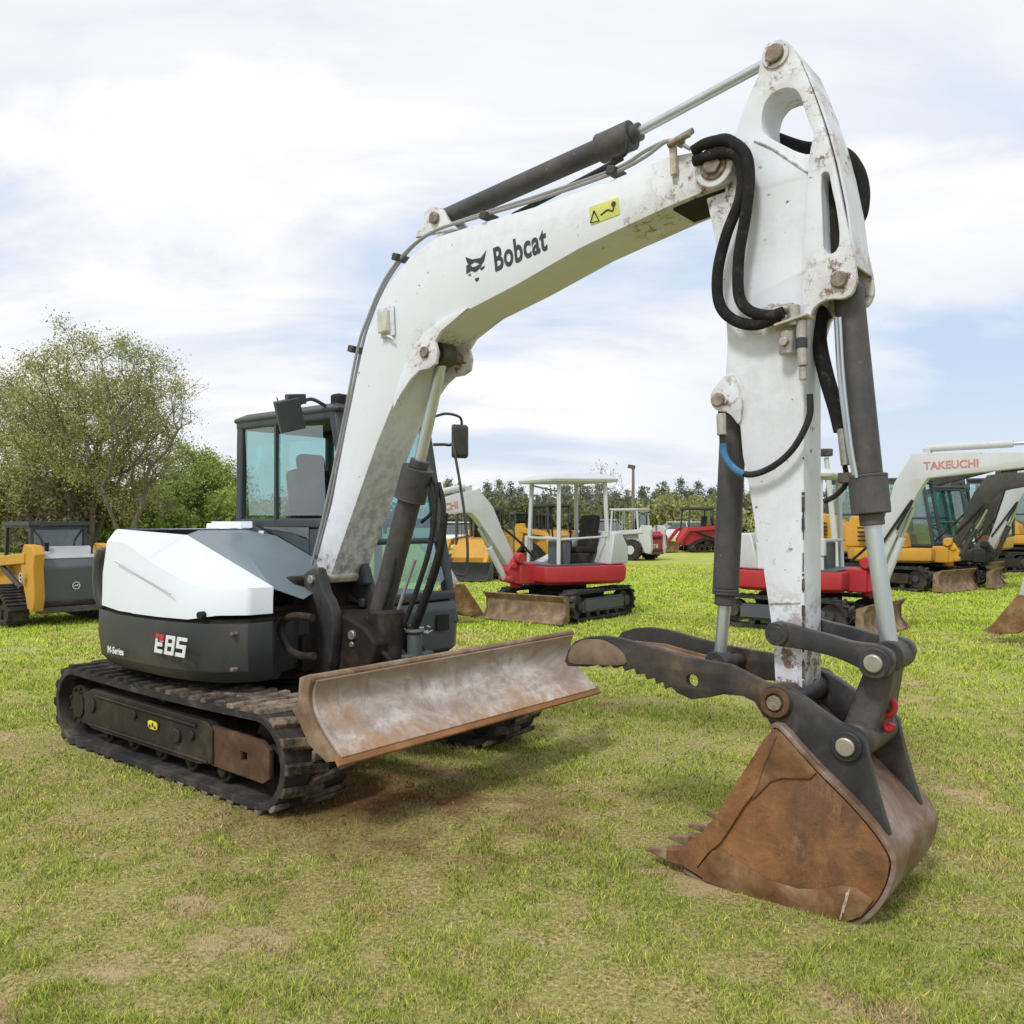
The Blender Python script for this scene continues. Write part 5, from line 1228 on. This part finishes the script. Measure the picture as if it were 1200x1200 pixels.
def mini_excavator(name, label, loc, yaw, swing, scheme, boom_pose, canopy=True, sc=1.0, cat='excavator', text=None, text_side=-1, blade=True, group=None, bucket_side=True):
    """small crawler excavator; yaw of the crawler, swing of the upper works relative to it"""
    root = empty(name, loc, yaw, sc); tag(root, label, cat, group)
    lowc, upc, boomc = scheme[:3]
    L, T, wt = 2.0, .50, .30
    for sd in (-1, 1):
        body, tread = crawler_belt(L, T, wt, .035, 34, .022)
        tk = body.build('track', M['rubber'], root, 0, 40); shift(tk, (0, sd * .62, 0)); tread.build('tread', M['rubber'], tk)
        f = MB(); f.prism([(-.62, .12), (-.62, .36), (.55, .36), (.66, .30), (.66, .14)], -.10, .12); f.prism([(-.62, .16), (-.62, .33), (.60, .33), (.60, .16)], sd * .12, sd * .145); f.build('track_frame', M[scheme[3]], tk, .01)
        i = MB(); i.cyl((.74, -.06, .25), (.74, .06, .25), .18); i.cyl((-.74, -.06, .25), (-.74, .06, .25), .17); i.cyl((-.74, sd * .1, .25), (-.74, sd * .14, .25), .09); i.cyl((.74, sd * .1, .25), (.74, sd * .13, .25), .06)
        for k in range(4): i.cyl((-.45 + k * .3, -.1, .10), (-.45 + k * .3, .1, .10), .05)
        i.build('track_wheel', M['dark'], tk, .004)
    c = MB(); c.box((0, 0, .36), (.9, .95, .18)); c.cyl((0, 0, .44), (0, 0, .57), .34, seg=28); c.build('undercarriage', M['black'], root, .01)
    if blade:
        bl = MB(); bl.sheet([(1.28, .44), (1.20, .34), (1.20, .18), (1.27, .05), (1.32, .02)], -.77, .77, -.02); bb = bl.build('blade', M['bladeside'], root, .004)
        a = MB()
        for y in (-.28, .28): a.bar((.45, y, .36), (1.16, y, .24), .08, .10)
        a.build('blade_arm', M['dark'], root, .01)
        for s in (-1, 1):
            plate('side_plate', [[(1.30, .46), (1.22, .34), (1.22, .18), (1.34, .02), (1.10, .04), (1.12, .40)]], s * .77 - .01, s * .77 + .01, M['bladeside'], bb, .002)
    # upper works: parts stay children of the machine, turned by the swing angle
    def up(o):
        o.rotation_euler = (0, 0, swing); return o
    h = MB()
    def ring(k, z, fx=.78):
        p = []
        for i in range(15):
            a = math.radians(70 + i * 220 / 14); p.append((k * 1.0 * math.cos(a) - .02, k * max(-.76, min(.76, 1.0 * math.sin(a))), z))
        p = [q for q in p if q[0] < 0]
        return p + [(k * .45, -.76 * k, z), (k * fx, -.60 * k, z), (k * fx, .60 * k, z), (k * .45, .76 * k, z)]
    h.loft([ring(.90, .57), ring(.98, .62), ring(1, .78), ring(.98, .87)]); up(h.build('lower_body', M[lowc], root, .012, 40))
    g = MB()
    if canopy:
        g.loft([ring(.95, .87, .2), ring(.95, 1.12, .2), ring(.88, 1.20, .15)]) if False else None
        g.loft([[(-.96, -.45, .88), (-.42, -.70, .88), (-.42, .70, .88), (-.96, .45, .88)], [(-.97, -.45, 1.15), (-.46, -.70, 1.15), (-.46, .70, 1.15), (-.97, .45, 1.15)], [(-.86, -.40, 1.42), (-.56, -.62, 1.42), (-.56, .62, 1.42), (-.86, .40, 1.42)]])
        g.loft([[(-.44, -.70, .88), (.28, -.72, .88), (.28, -.36, .88), (-.44, -.36, .88)], [(-.46, -.68, 1.30), (-.20, -.66, 1.12), (-.20, -.38, 1.12), (-.46, -.38, 1.30)]])
        up(g.build('engine_cover', M[upc], root, .03, 35, 3))
        s = MB(); s.box((-.20, .05, 1.12), (.46, .48, .10)); s.box((-.42, .05, 1.42), (.12, .46, .58), (0, -.16, 0)); s.box((-.05, .05, .96), (.5, .5, .22)); up(s.build('seat', M['black'], root, .03))
        q = MB(); q.box((.30, .25, 1.08), (.16, .5, .42)); up(q.build('control_console', M['greypanel'], root, .03))
        q = MB(); q.box((.20, 0, .885), (1.0, 1.2, .03)); up(q.build('floor_plate', M['greypanel'], root, .004))
        p = MB()
        for x in (-.52, .46):
            for y in (-.50, .50): p.bar((x, y, .88), (x * .92, y * .90, 2.28), .065, .065)
        p.bar((.46, -.50, 1.32), (.46, .50, 1.32), .045, .045); p.bar((-.52, -.50, 1.35), (.46, -.50, 1.30), .035, .035); p.bar((-.52, .50, 1.35), (.46, .50, 1.30), .035, .035)
        p.bar((.46, -.5, 1.35), (.46, -.5, 1.1), .09, .12); p.bar((-.52, -.5, 2.05), (.42, -.46, 2.22), .03, .03)
        up(p.build('canopy_post', M['offwhite'], root, .012))
        r = MB(); r.loft([[(-.66, -.56, 2.26), (.62, -.56, 2.24), (.62, .56, 2.24), (-.66, .56, 2.26)], [(-.68, -.58, 2.32), (.64, -.58, 2.30), (.64, .58, 2.30), (-.68, .58, 2.32)], [(-.54, -.44, 2.40), (.44, -.44, 2.38), (.44, .44, 2.38), (-.54, .44, 2.40)]]); up(r.build('canopy_roof', M['offwhite'], root, .015))
        q = MB()
        for y in (-.22, .36): q = MB(); q.cyl((.12, y, 1.1), (.16, y, 1.5), .015); q.cyl((.16, y, 1.5), (.16, y, 1.58), .03); up(q.build('control_lever', M['black'], root))
    else:
        g.loft([[(-.96, -.50, .88), (.30, -.74, .88), (.30, -.10, .88), (-.30, .70, .88), (-.96, .50, .88)], [(-.98, -.50, 1.25), (.25, -.72, 1.15), (.25, -.10, 1.15), (-.35, .70, 1.25), (-.98, .50, 1.25)], [(-.86, -.42, 1.55), (-.30, -.60, 1.50), (-.30, -.10, 1.50), (-.38, .60, 1.52), (-.86, .42, 1.55)]])
        gg = up(g.build('engine_cover', M[upc], root, .03, 35, 3))
        v = MB()
        for k in range(4): v.box((-.50, -.68, 1.02 + .09 * k), (.30, .05, .035))
        up(v.build('vent_slot', M['black'], root))
        p = MB(); y0, y1 = -.08, .74
        for y in (y0, y1):
            p.bar((-.55, y, .9), (-.50, y, 2.28), .07, .07); p.bar((.72, y, .9), (.50, y, 2.28), .07, .07); p.bar((-.5, y, 2.28), (.5, y, 2.28), .07, .07); p.bar((-.52, y, 1.5), (.60, y, 1.5), .05, .05)
        p.bar((.5, y0, 2.28), (.5, y1, 2.28), .07, .07); p.bar((.72, y0, .95), (.72, y1, .95), .07, .08); p.bar((-.5, y0, 2.28), (-.5, y1, 2.28), .07, .07)
        p.box((0, (y0 + y1) / 2, 2.33), (1.12, .90, .07)); p.box((.08, (y0 + y1) / 2, .93), (1.2, .82, .08))
        cb = up(p.build('cab', M['cabframe'], root, .015))
        w = MB(); w.add([(-.52, y0, .95), (.70, y0, .95), (.5, y0, 2.25), (-.5, y0, 2.25)], [(0, 1, 2, 3)]); w.add([(-.52, y1, .95), (.70, y1, .95), (.5, y1, 2.25), (-.5, y1, 2.25)], [(0, 1, 2, 3)]); w.add([(.71, y0, .98), (.71, y1, .98), (.5, y1, 2.25), (.5, y0, 2.25)], [(0, 1, 2, 3)])
        w.build('window', M['glass'], cb)
        s = MB(); s.box((-.20, .33, 1.22), (.44, .46, .12)); s.box((-.38, .33, 1.55), (.12, .44, .60), (0, -.16, 0)); s.build('seat', M['black'], cb, .03)
    # swing bracket
    b_ = MB(); b_.box((.86, 0, .74), (.30, .42, .34)); b_.cyl((1.0, -.24, 1.0), (1.0, .24, 1.0), .09); b_.cyl((.98, 0, .50), (.98, 0, .98), .10); b_.prism([(.95, .55), (1.15, .60), (1.22, .80), (1.12, .98), (1.02, 1.02), (.92, .90)], -.16, .16); b_.cyl((1.10, -.19, .88), (1.10, .19, .88), .06); b_.cyl((1.16, -.18, .66), (1.16, .18, .66), .06)
    up(b_.build('swing_bracket', M[lowc], root, .02))
    # boom and arm
    F0, EL_, TP, A0, A1 = boom_pose     # foot, elbow, tip, arm top, arm bottom (x,z)
    def box_beam(name, ctr, widths, hw, mat):
        P = [Vector(p) for p in ctr]; a = []; c_ = []
        for i, p in enumerate(P):
            t = (P[min(i + 1, len(P) - 1)] - P[max(i - 1, 0)]).normalized(); nrm = Vector((-t.y, t.x)); a.append(tuple(p + nrm * widths[i])); c_.append(tuple(p - nrm * widths[i]))
        return plate(name, [a + c_[::-1]], -hw, hw, M[mat], root, .006)
    F0v, Ev, Tv = Vector(F0), Vector(EL_), Vector(TP)
    m1 = F0v.lerp(Ev, .55) ; m2 = Ev.lerp(Tv, .12)
    ctr = [F0, tuple(F0v.lerp(Ev, .45)), tuple(F0v.lerp(Ev, .80)), tuple(Ev + (Tv - F0v) * .03 - Vector((0, .05))), tuple(Ev.lerp(Tv, .25)), tuple(Ev.lerp(Tv, .6)), TP]
    bm_ = up(box_beam('boom', ctr, [.08, .12, .17, .20, .16, .12, .07], .10, boomc))
    q = MB(); a = Vector(EL_) + (Tv - Ev).normalized() * .15; n_ = Vector((-(Tv - Ev).normalized().y, (Tv - Ev).normalized().x))
    ca = a + n_ * .24; ce = Tv + n_ * .22 + (Tv - Ev).normalized() * .12
    q.cyl((ca.x, 0, ca.y), tuple(Vector((ca.x, 0, ca.y)).lerp(Vector((ce.x, 0, ce.y)), .62)), .05); q.box((a.x, 0, a.y + .16), (.10, .14, .16)); up(q.build('arm_cylinder', M['dark'] if boomc != 'offwhite' else M['offwhite'], root, .004))
    q = MB(); q.cyl(tuple(Vector((ca.x, 0, ca.y)).lerp(Vector((ce.x, 0, ce.y)), .6)), (ce.x, 0, ce.y), .025); up(q.build('rod', M['chrome'], root))
    q = MB(); lo_ = Vector((1.18, 0, .66)); hi_ = Vector((F0v.lerp(Ev, .72).x + .12, 0, F0v.lerp(Ev, .72).y - .16)); q.cyl(lo_, lo_.lerp(hi_, .62), .055); up(q.build('boom_cylinder', M[boomc] if canopy else M['dark'], root, .004))
    q = MB(); q.cyl(lo_.lerp(hi_, .6), hi_, .03); up(q.build('rod', M['chrome'], root))
    q = MB(); q.tube([(F0[0] + .05, -.12, F0[1] + .3), (F0v.lerp(Ev, .6).x + .2, -.14, F0v.lerp(Ev, .6).y + .12), (F0v.lerp(Ev, .5).x + .05, -.14, F0v.lerp(Ev, .4).y)], .018, 8); q.tube([(.7, .1, 1.0), (.95, .1, 1.25), (F0v.lerp(Ev, .5).x - .1, .1, F0v.lerp(Ev, .5).y + .1)], .02, 8); up(q.build('hose', M['hose'], root))
    up(box_beam('arm', [A0, tuple(Vector(A0).lerp(Vector(A1), .22)), A1], [.11, .13, .06], .08, boomc))
    # bucket hanging from the arm
    bx, bz = A1
    q = MB(); prof_ = [(bx + .06, bz + .02), (bx + .18, bz - .12), (bx + .14, bz - .34), (bx - .04, bz - .48), (bx - .28, bz - .50)]
    q.sheet(prof_, -.26, .26, -.018)
    for s in (-.26, .245): q.prism(prof_ + [(bx - .40, bz - .46), (bx - .22, bz - .20), (bx - .06, bz + .02)], s, s + .015)
    bkt_ = up(q.build('bucket', M['bucketstrip'] if canopy else M['bucket'], root, .003))
    tt = MB()
    for k_ in range(4): y = -.23 + k_ * .153; tt.loft([[(bx - .26, y - .03, bz - .53), (bx - .26, y + .03, bz - .53), (bx - .26, y + .03, bz - .46), (bx - .26, y - .03, bz - .46)], [(bx - .46, y - .015, bz - .48), (bx - .46, y + .015, bz - .48), (bx - .46, y + .015, bz - .465), (bx - .46, y - .015, bz - .465)]])
    tt.build('teeth', M['tooth'], bkt_)
    q = MB(); q.bar((bx + .05, 0, bz + .42), (bx + .25, 0, bz + .12), .12, .05); q.bar((bx + .25, 0, bz + .12), (bx + .1, 0, bz - .05), .12, .05); up(q.build('linkage', M['dark'], root, .006))
    if text:
        d_ = (Tv - Ev).normalized(); 
        if text_side < 0:
            o_ = Ev + d_ * .12 - n_ * .06; X3 = (d_.x, 0, d_.y); U3 = (-d_.y, 0, d_.x); yy = -.104
        else:
            o_ = Ev + d_ * 1.05 - n_ * .06; X3 = (-d_.x, 0, -d_.y); U3 = (-d_.y, 0, d_.x); yy = .104
        up(letters('lettering', text, M['fadedred'], root, (o_.x, yy, o_.y), X3, U3, .15, sx=.95, weight=.004))
    return root

WR = ('red', 'offwhite', 'offwhite', 'greypanel')
YW = ('yellow', 'yellow', 'dark', 'trackframe')
def ang_to(fx, fy): return math.atan2(fy, fx)
mini_excavator('mini_excavator', 'red and off-white mini excavator with its boom folded to the left, beside the cab', (.93, 14.55, 0), ang_to(-.60, -.80), ang_to(-.88, -.47) - ang_to(-.60, -.80), WR,
               ((1.08, .88), (1.72, 1.95), (2.85, 1.72), (2.95, 1.82), (2.10, .60)), True, 1.0, 'excavator', 'TAKEUCHI', 1)
mini_excavator('mini_excavator', 'red and off-white mini excavator half hidden behind the upright white arm', (4.42, 13.05, 0), ang_to(.74, -.67), ang_to(.80, -.60) - ang_to(.74, -.67), WR,
               ((1.08, .88), (1.62, 2.38), (3.35, 2.42), (3.45, 2.50), (2.95, .62)), True, 1.0, 'excavator', 'TAKEUCHI', -1)
mini_excavator('yellow_excavator', 'yellow excavator with dark cab just right of the bucket cylinder, under the lettered boom', (X_(1066, 20), 20.6, 0), ang_to(.62, -.78), .25, ('yellow', 'yellow', 'dark', 'trackframe'),
               ((1.08, .88), (1.75, 2.2), (3.2, 2.35), (3.3, 2.45), (2.9, 1.0)), False, 1.12)
mini_excavator('yellow_excavator', 'yellow excavator near the right edge with a round emblem on its side panel', (X_(1152, 27), 27.4, 0), ang_to(-.9, -.35), .5, YW,
               ((1.08, .88), (1.9, 2.4), (3.2, 2.0), (3.3, 2.1), (2.7, .9)), False, 1.25)
mini_excavator('yellow_excavator', 'yellow excavator with slotted rear cover, partly hidden behind the bucket cylinder', (X_(996, 25), 25, 0), ang_to(.8, -.6), .0, YW,
               ((1.08, .88), (1.75, 2.3), (3.2, 2.55), (3.3, 2.6), (2.9, 1.0)), False, 1.2)
mini_excavator('yellow_excavator', 'yellow excavator at the right edge, farthest of the row', (X_(1190, 33), 33, 0), ang_to(.7, -.7), .0, YW,
               ((1.08, .88), (1.75, 2.3), (3.0, 2.5), (3.1, 2.6), (2.7, 1.0)), False, 1.25)
mini_excavator('yellow_excavator', 'dark boomed yellow excavator squeezed between the two nearest yellow ones at right', (X_(1104, 24), 24.2, 0), ang_to(.65, -.76), .3, ('yellow', 'dark', 'dark', 'trackframe'),
               ((1.08, .88), (1.6, 2.6), (3.0, 2.9), (3.1, 2.95), (3.0, 1.2)), False, 1.1)
mini_excavator('grey_excavator', 'dark bodied excavator with off-white boom, squeezed among the yellow machines at right', (X_(1112, 21), 21.5, 0), ang_to(.8, -.6), .0, ('dark', 'greypanel', 'offwhite', 'trackframe'),
               ((1.08, .88), (1.7, 2.5), (3.3, 2.72), (3.4, 2.8), (3.3, 1.3)), False, 1.05)
# emblem and small sign on the nearest yellow machines handled as discs
def disc_emblem(parent, p, nrm, r, mats=('ink', 'decalwhite')):
    p = Vector(p); n_ = Vector(nrm).normalized()
    w = MB(); w.cyl(p, p + n_ * .006, r); o = w.build('emblem', M[mats[0]], parent)
    w = MB(); w.ring(p + n_ * .005, p + n_ * .010, r * .98, r * .80)
    t = n_.orthogonal().normalized()
    up_ = Vector((0, 0, 1)); sx_ = up_.cross(n_).normalized()
    def Q(a, b__): return p + n_ * .010 + sx_ * a * r + up_ * b__ * r
    body_ = [(-.55, -.10), (-.2, .18), (.2, .12), (.35, .42), (.5, .30), (.42, .05), (.6, -.25), (.25, -.10), (-.15, -.05), (-.45, -.35)]
    w.add([Q(*q) for q in body_], [tuple(range(len(body_)))])
    w.build('emblem_figure', M[mats[1]], parent, 0, 0)

def track_loader(name, label, loc, yaw, body_c, tail_c, sc=1.0, tracks=True, arm_c=None, cat='loader', raised=0.0, bucket=True, cab_c='cabframe', emblem=False, tail_text=None, group=None, ct=1.95):
    """compact loader; x forward (bucket end)"""
    root = empty(name, loc, yaw, sc); tag(root, label, cat, group); arm_c = arm_c or body_c
    for sd in (-1, 1):
        if tracks:
            mb_ = MB(); P = [(-.80, .12), (-.72, .04), (.60, .04), (.74, .14), (.70, .30), (.10, .62), (-.25, .66), (-.85, .34)]
            P = rounded(P, 2); n = len(P); cxm = sum(p[0] for p in P) / n; czm = sum(p[1] for p in P) / n
            inn = [(cxm + (x - cxm) * .86, czm + (z - czm) * .80) for x, z in P]
            vs = [(x, -.16, z) for x, z in P] + [(x, .16, z) for x, z in P] + [(x, .16, z) for x, z in inn] + [(x, -.16, z) for x, z in inn]
            fs = [(k * n + i, k * n + (i + 1) % n, ((k + 1) % 4) * n + (i + 1) % n, ((k + 1) % 4) * n + i) for k in range(4) for i in range(n)]
            mb_.add(vs, fs)
            pth = resample(P[::-1], 40)
            for p, q in pth:
                mb_.box((p.x, 0, p.y), (.05, .33, .05), (0, -math.atan2(q.y, q.x), 0))
            tk = mb_.build('track', M['rubber'], root, 0, 40); shift(tk, (0, sd * .72, 0))
            w = MB()
            for x in (-.5, -.25, 0, .25, .48): w.cyl((x, -.10, .16), (x, .10, .16), .085)
            w.cyl((-.12, -.1, .46), (-.12, .1, .46), .14); w.box((0, 0, .30), (.9, .12, .14)); w.build('track_wheel', M['trackframe'], tk, .004)
        else:
            for x in (-.50, .52):
                w = MB(); w.cyl((x, sd * .62, .40), (x, sd * .88, .40), .40, seg=28)
                for k in range(20):
                    a = 2 * PI * k / 20; w.box((x + math.cos(a) * .40, sd * .75, .40 + math.sin(a) * .40), (.05, .26, .06), (0, -a, .25 * sd))
                wo = w.build('wheel', M['rubber'], root, .01); w = MB(); w.cyl((x, sd * .84, .40), (x, sd * .89, .40), .20, .17, seg=20); w.build('rim', M['offwhite'], wo, .004)
    w = MB(); w.prism([(-.95, .30), (-.98, .95), (-.80, 1.18), (.55, 1.10), (.85, .60), (.80, .30)], -.52, .52); w.build('chassis', M[body_c], root, .02)
    w = MB(); w.prism([(-1.18, .32), (-1.22, .98), (-1.08, 1.12), (-.85, 1.12), (-.85, .32)], -.50, .50); td = w.build('tail_door', M[tail_c], root, .03)
    w = MB(); w.box((-1.10, 0, .27), (.25, 1.05, .10)); w.build('bumper', M['dark'], root, .01)
    if not emblem:
        w = MB(); w.box((-1.215, 0, .86), (.03, .66, .12)); w.build('tail_grille', M['black'], td)
        w = MB()
        for y in (-.42, .42): w.box((-1.21, y, .93), (.03, .09, .14))
        w.build('tail_light', M['decalred'], td, .004)
    # cab
    w = MB()
    for y in (-.44, .44):
        w.bar((-.62, y, 1.10), (-.55, y, ct), .06, .07); w.bar((.62, y, .95), (.55, y, ct), .06, .07); w.bar((-.58, y, ct), (.58, y, ct), .06, .07); w.bar((-.6, y, 1.15), (.6, y, 1.08), .05, .06)
        for k in range(5): w.bar((-.45 + .22 * k, y, 1.12), (-.45 + .22 * k, y, ct - .03), .015, .015)
    w.box((0, 0, ct + .04), (1.28, 1.0, .07)); w.box((-.56, 0, ct - .03), (.06, .9, .06))
    cb = w.build('cab', M[cab_c], root, .015)
    w = MB(); w.add([(-.58, -.42, 1.15), (-.58, .42, 1.15), (-.55, .42, ct - .03), (-.55, -.42, ct - .03)], [(0, 1, 2, 3)]); w.build('rear_window', M['darkglass'], cb)
    w = MB(); w.box((-.1, 0, 1.05), (.45, .48, .12)); w.box((-.32, 0, 1.35), (.12, .46, .55), (0, -.12, 0)); w.build('seat', M['black'], cb, .03)
    w = MB()
    for y in (-.40, .40): w.tube([(-.95, y, 1.14), (-.92, y, ct - .25), (-.60, y, ct - .08)], .018, 6, 4)
    w.build('handrail', M['black'], root)
    w = MB(); w.cyl((-.80, .28, 1.1), (-.80, .28, 1.38), .035); w.build('exhaust_stack', M['black'], root)
    w = MB(); w.box((-1.222, -.41, .92), (.02, .05, .05)); w.build('tail_reflector', M['decalred'], td)
    w = MB(); w.box((-1.20, 0, .385), (.06, .96, .05)); w.build('tail_step', M['trackframe'], td, .008)
    # lift arms
    for sd in (-1, 1):
        R0 = Vector((-.92, 0, 1.05 + raised * .2)); tip = Vector((1.20, 0, .42 + raised * 1.4)); kn = Vector((.70, 0, 1.02 + raised * 1.3))
        w = MB(); w.bar((R0.x, sd * .62, R0.z + .08), (kn.x, sd * .62, kn.z), .12, .17); w.bar(tuple(kn + Vector((0, sd * .62, 0))), (tip.x, sd * .62, tip.z), .12, .15)
        w.build('lift_arm', M[arm_c], root, .015)
        w = MB(); w.prism([(-1.22, .26), (-1.30, .50), (-1.24, .98), (-1.30, 1.20), (-1.20, 1.34), (-.84, 1.36), (-.70, 1.10), (-.74, .86), (-1.0, .30)], sd * .48, sd * .65); w.build('upright', M[arm_c], root, .015)
        w = MB(); w.cyl((-.60, sd * .60, .62), (.25, sd * .62, .95), .045); w.build('lift_cylinder', M['dark'], root, .003)
    if bucket:
        w = MB(); pr = [(1.30, .50 + raised * 1.3), (1.22, .30 + raised * 1.3), (1.26, .06 + raised * 1.3), (1.40, .03 + raised * 1.3), (1.85, .03 + raised * 1.3)]
        w.sheet(pr, -.88, .88, .02)
        for s in (-.88, .865): w.prism(pr + [(1.6, .25 + raised * 1.3), (1.40, .50 + raised * 1.3)], s, s + .015)
        w.build('bucket', M['bucketstrip'] if body_c != 'yellow' else M['dark'], root, .004)
    if emblem:
        w = MB(); w.prism([(-1.02, 1.10), (-1.10, 1.12), (-.62, 1.32), (-.60, 1.22)], -.50, .50); w.build('rear_hood', M['silver'], root, .02)
        disc_emblem(root, (-1.225, -.03, .66), (-1, 0, .0), .065)
        disc_emblem(root, (-1.15, -.63 + .0, .78), (-1, 0, .15), .07)
        disc_emblem(root, (-.95, .724, .82), (0, 1, 0), .08)
    if tail_text: letters('lettering', tail_text, M['decalwhite'], root, (-1.232, .36, .48), (0, -1, 0), (0, 0, 1), .20, sx=.9, weight=.008)
    return root

track_loader('track_loader', 'yellow compact loader seen from the rear with dark grey tail door, at the left edge', (-7.62, 13.95, 0), ang_to(-.75, .66), 'yellow', 'greypanel', .92, True, 'yellow', emblem=True, bucket=False, ct=1.66)
track_loader('track_loader', 'yellow and black track loader seen under the folded boom beside the cab', (X_(560, 24), 24.4, 0), ang_to(-.30, -.95), 'yellow', 'yellow', 1.0, True, 'yellow', bucket=True)
track_loader('skid_steer_loader', 'white wheeled skid steer loader with bright red tail door', (X_(742, 35), 36, 0), ang_to(-.80, .60), 'offwhite', 'red', 1.06, False, 'offwhite', tail_text='T630', cab_c='offwhite')
track_loader('track_loader', 'red track loader lowered beside the dirt road, right of the skid steer', (X_(822, 44), 45, 0), ang_to(-.97, -.2), 'red', 'red', 1.15, True, 'red')
track_loader('track_loader', 'dark cab loader with yellow lift arm behind the canopy excavator, left of its seat', (X_(644, 33), 33, 0), ang_to(.5, -.86), 'yellow', 'yellow', 1.12, True, 'yellow', cab_c='cabframe')
track_loader('track_loader', 'loader far behind between the canopy excavator boom and its posts', (X_(612, 40), 40, 0), ang_to(.2, -.98), 'dark', 'dark', 1.0, True, 'dark')

# vehicles parked beyond
def car(name, label, loc, yaw, col, cat, pickup=False, sc=1.0):
    root = empty(name, loc, yaw, sc); tag(root, label, cat)
    w = MB(); L = 2.4
    def rg(x, hw, z0, z1): return [(x, -hw, z0), (x, -hw * 1.02, (z0 + z1) / 2), (x, -hw * .93, z1), (x, hw * .93, z1), (x, hw * 1.02, (z0 + z1) / 2), (x, hw, z0)]
    w.loft([rg(-L, .82, .45, .92), rg(-L + .12, .9, .32, 1.0), rg(.9, .92, .30, 1.02), rg(L - .35, .88, .32, .92), rg(L, .74, .42, .72)]); w.build('body', M[col], root, .03)
    w = MB(); x0 = -.35 if pickup else -2.2
    w.loft([[(x0, -.82, 1.0), (1.15, -.82, 1.0), (1.15, .82, 1.0), (x0, .82, 1.0)], [(x0 + .15, -.68, 1.52), (.45, -.68, 1.54), (.45, .68, 1.54), (x0 + .15, .68, 1.52)]]); w.build('window', M['darkglass'], root, .03)
    w = MB(); w.box(((x0 + .3 + .4) / 2, 0, 1.55), (.75 - x0 - .35, 1.36, .06)); 
    for x in (x0 + .08, .42 if False else (x0 + 1.15) / 2):
        for s in (-1, 1): w.bar((x, s * .82, 1.0), (x * .9 + .05, s * .68, 1.53), .06, .06)
    w.build('roof', M[col], root, .02)
    for x in (-1.45, 1.5):
        for s in (-1, 1):
            t = MB(); t.cyl((x, s * .70, .36), (x, s * .93, .36), .36, seg=24); wo = t.build('wheel', M['rubber'], root, .02); t = MB(); t.cyl((x, s * .925, .36), (x, s * .94, .36), .21); t.build('rim', M['silver'], wo)
    for s in (-.6, .6):
        t = MB(); t.box((L - .06, s, .72), (.12, .3, .14)); t.build('headlight', M['lamp'], root, .02)
    return root
car('pickup_truck', 'silver pickup parked behind the seat of the canopy excavator', (X_(706, 46), 47, 0), ang_to(.25, -.97), 'silver', 'truck', True, 1.08)
car('parked_car', 'small white car standing on the dirt road left of the red loader', (X_(793, 64), 64, 0), ang_to(-1, -.25), 'carwhite', 'car')
car('parked_car', 'white car half seen behind the dark cab pillar and the canopy excavator boom', (X_(532, 40), 40, 0), ang_to(.3, -.95), 'carwhite', 'car')
car('parked_car', 'silver car low between the two right-hand machines, behind the white arm', (X_(985, 60), 60, 0), ang_to(.9, -.4), 'silver', 'car')

# poles
p = empty('lamp_pole', (X_(742, 75), 75, 0)); tag(p, 'grey yard lamp pole standing alone above the skid steer loader', 'lamp pole')
w = MB(); w.cyl((0, 0, 0), (0, 0, 6.3), .17, .12); w.build('pole', M['wood'], p); w = MB(); w.box((-.15, 0, 6.4), (.65, .35, .32), (0, .2, 0)); w.build('lamp_head', M['greypanel'], p, .05)
p = empty('lamp_pole', (X_(968, 11.2), 16.5, 0)); p.location = (X_(985, 18), 18, 0); tag(p, 'leaning white pole with a dark head, between the white arm and the bucket cylinder', 'lamp pole')
w = MB(); w.cyl((0, 0, 0), (-.30, 0, 2.95), .07, .05); w.build('pole', M['offwhite'], p); w = MB(); w.box((-.34, 0, 3.05), (.30, .22, .16)); w.build('lamp_head', M['dark'], p, .03)

# clods of earth and gravel lying about
R = random.Random(9)
def clod(seed, r):
    rr = random.Random(seed); bm = bmesh.new(); bmesh.ops.create_icosphere(bm, subdivisions=2, radius=r)
    for v in bm.verts: v.co *= rr.uniform(.7, 1.2); v.co.z *= .55
    me = bpy.data.meshes.new('clod'); bm.to_mesh(me); bm.free(); return me
M['clay'] = multi('red_clay', [(0, (.09, .035, .02)), (1, (.22, .10, .06))], 14, .95)
M['palesoil'] = multi('pale_soil', [(0, (.18, .13, .085)), (1, (.40, .32, .23))], 14, .95)
for (x, y, r_) in ((-.52, 4.95, .035), (-.40, 4.86, .028), (-.62, 5.15, .030), (-.28, 4.98, .022), (-.70, 4.80, .02), (-.48, 5.12, .02)):
    me = clod(int(x * 1000) + 5000, r_); finish(me, M['clay'], 60); o = link(bpy.data.objects.new('clay_clod', me)); o.location = (x, y, r_ * .2); tag(o, 'clod of red clay lying on the churned ground under the blade', 'clod', 'red clay clods under the blade')
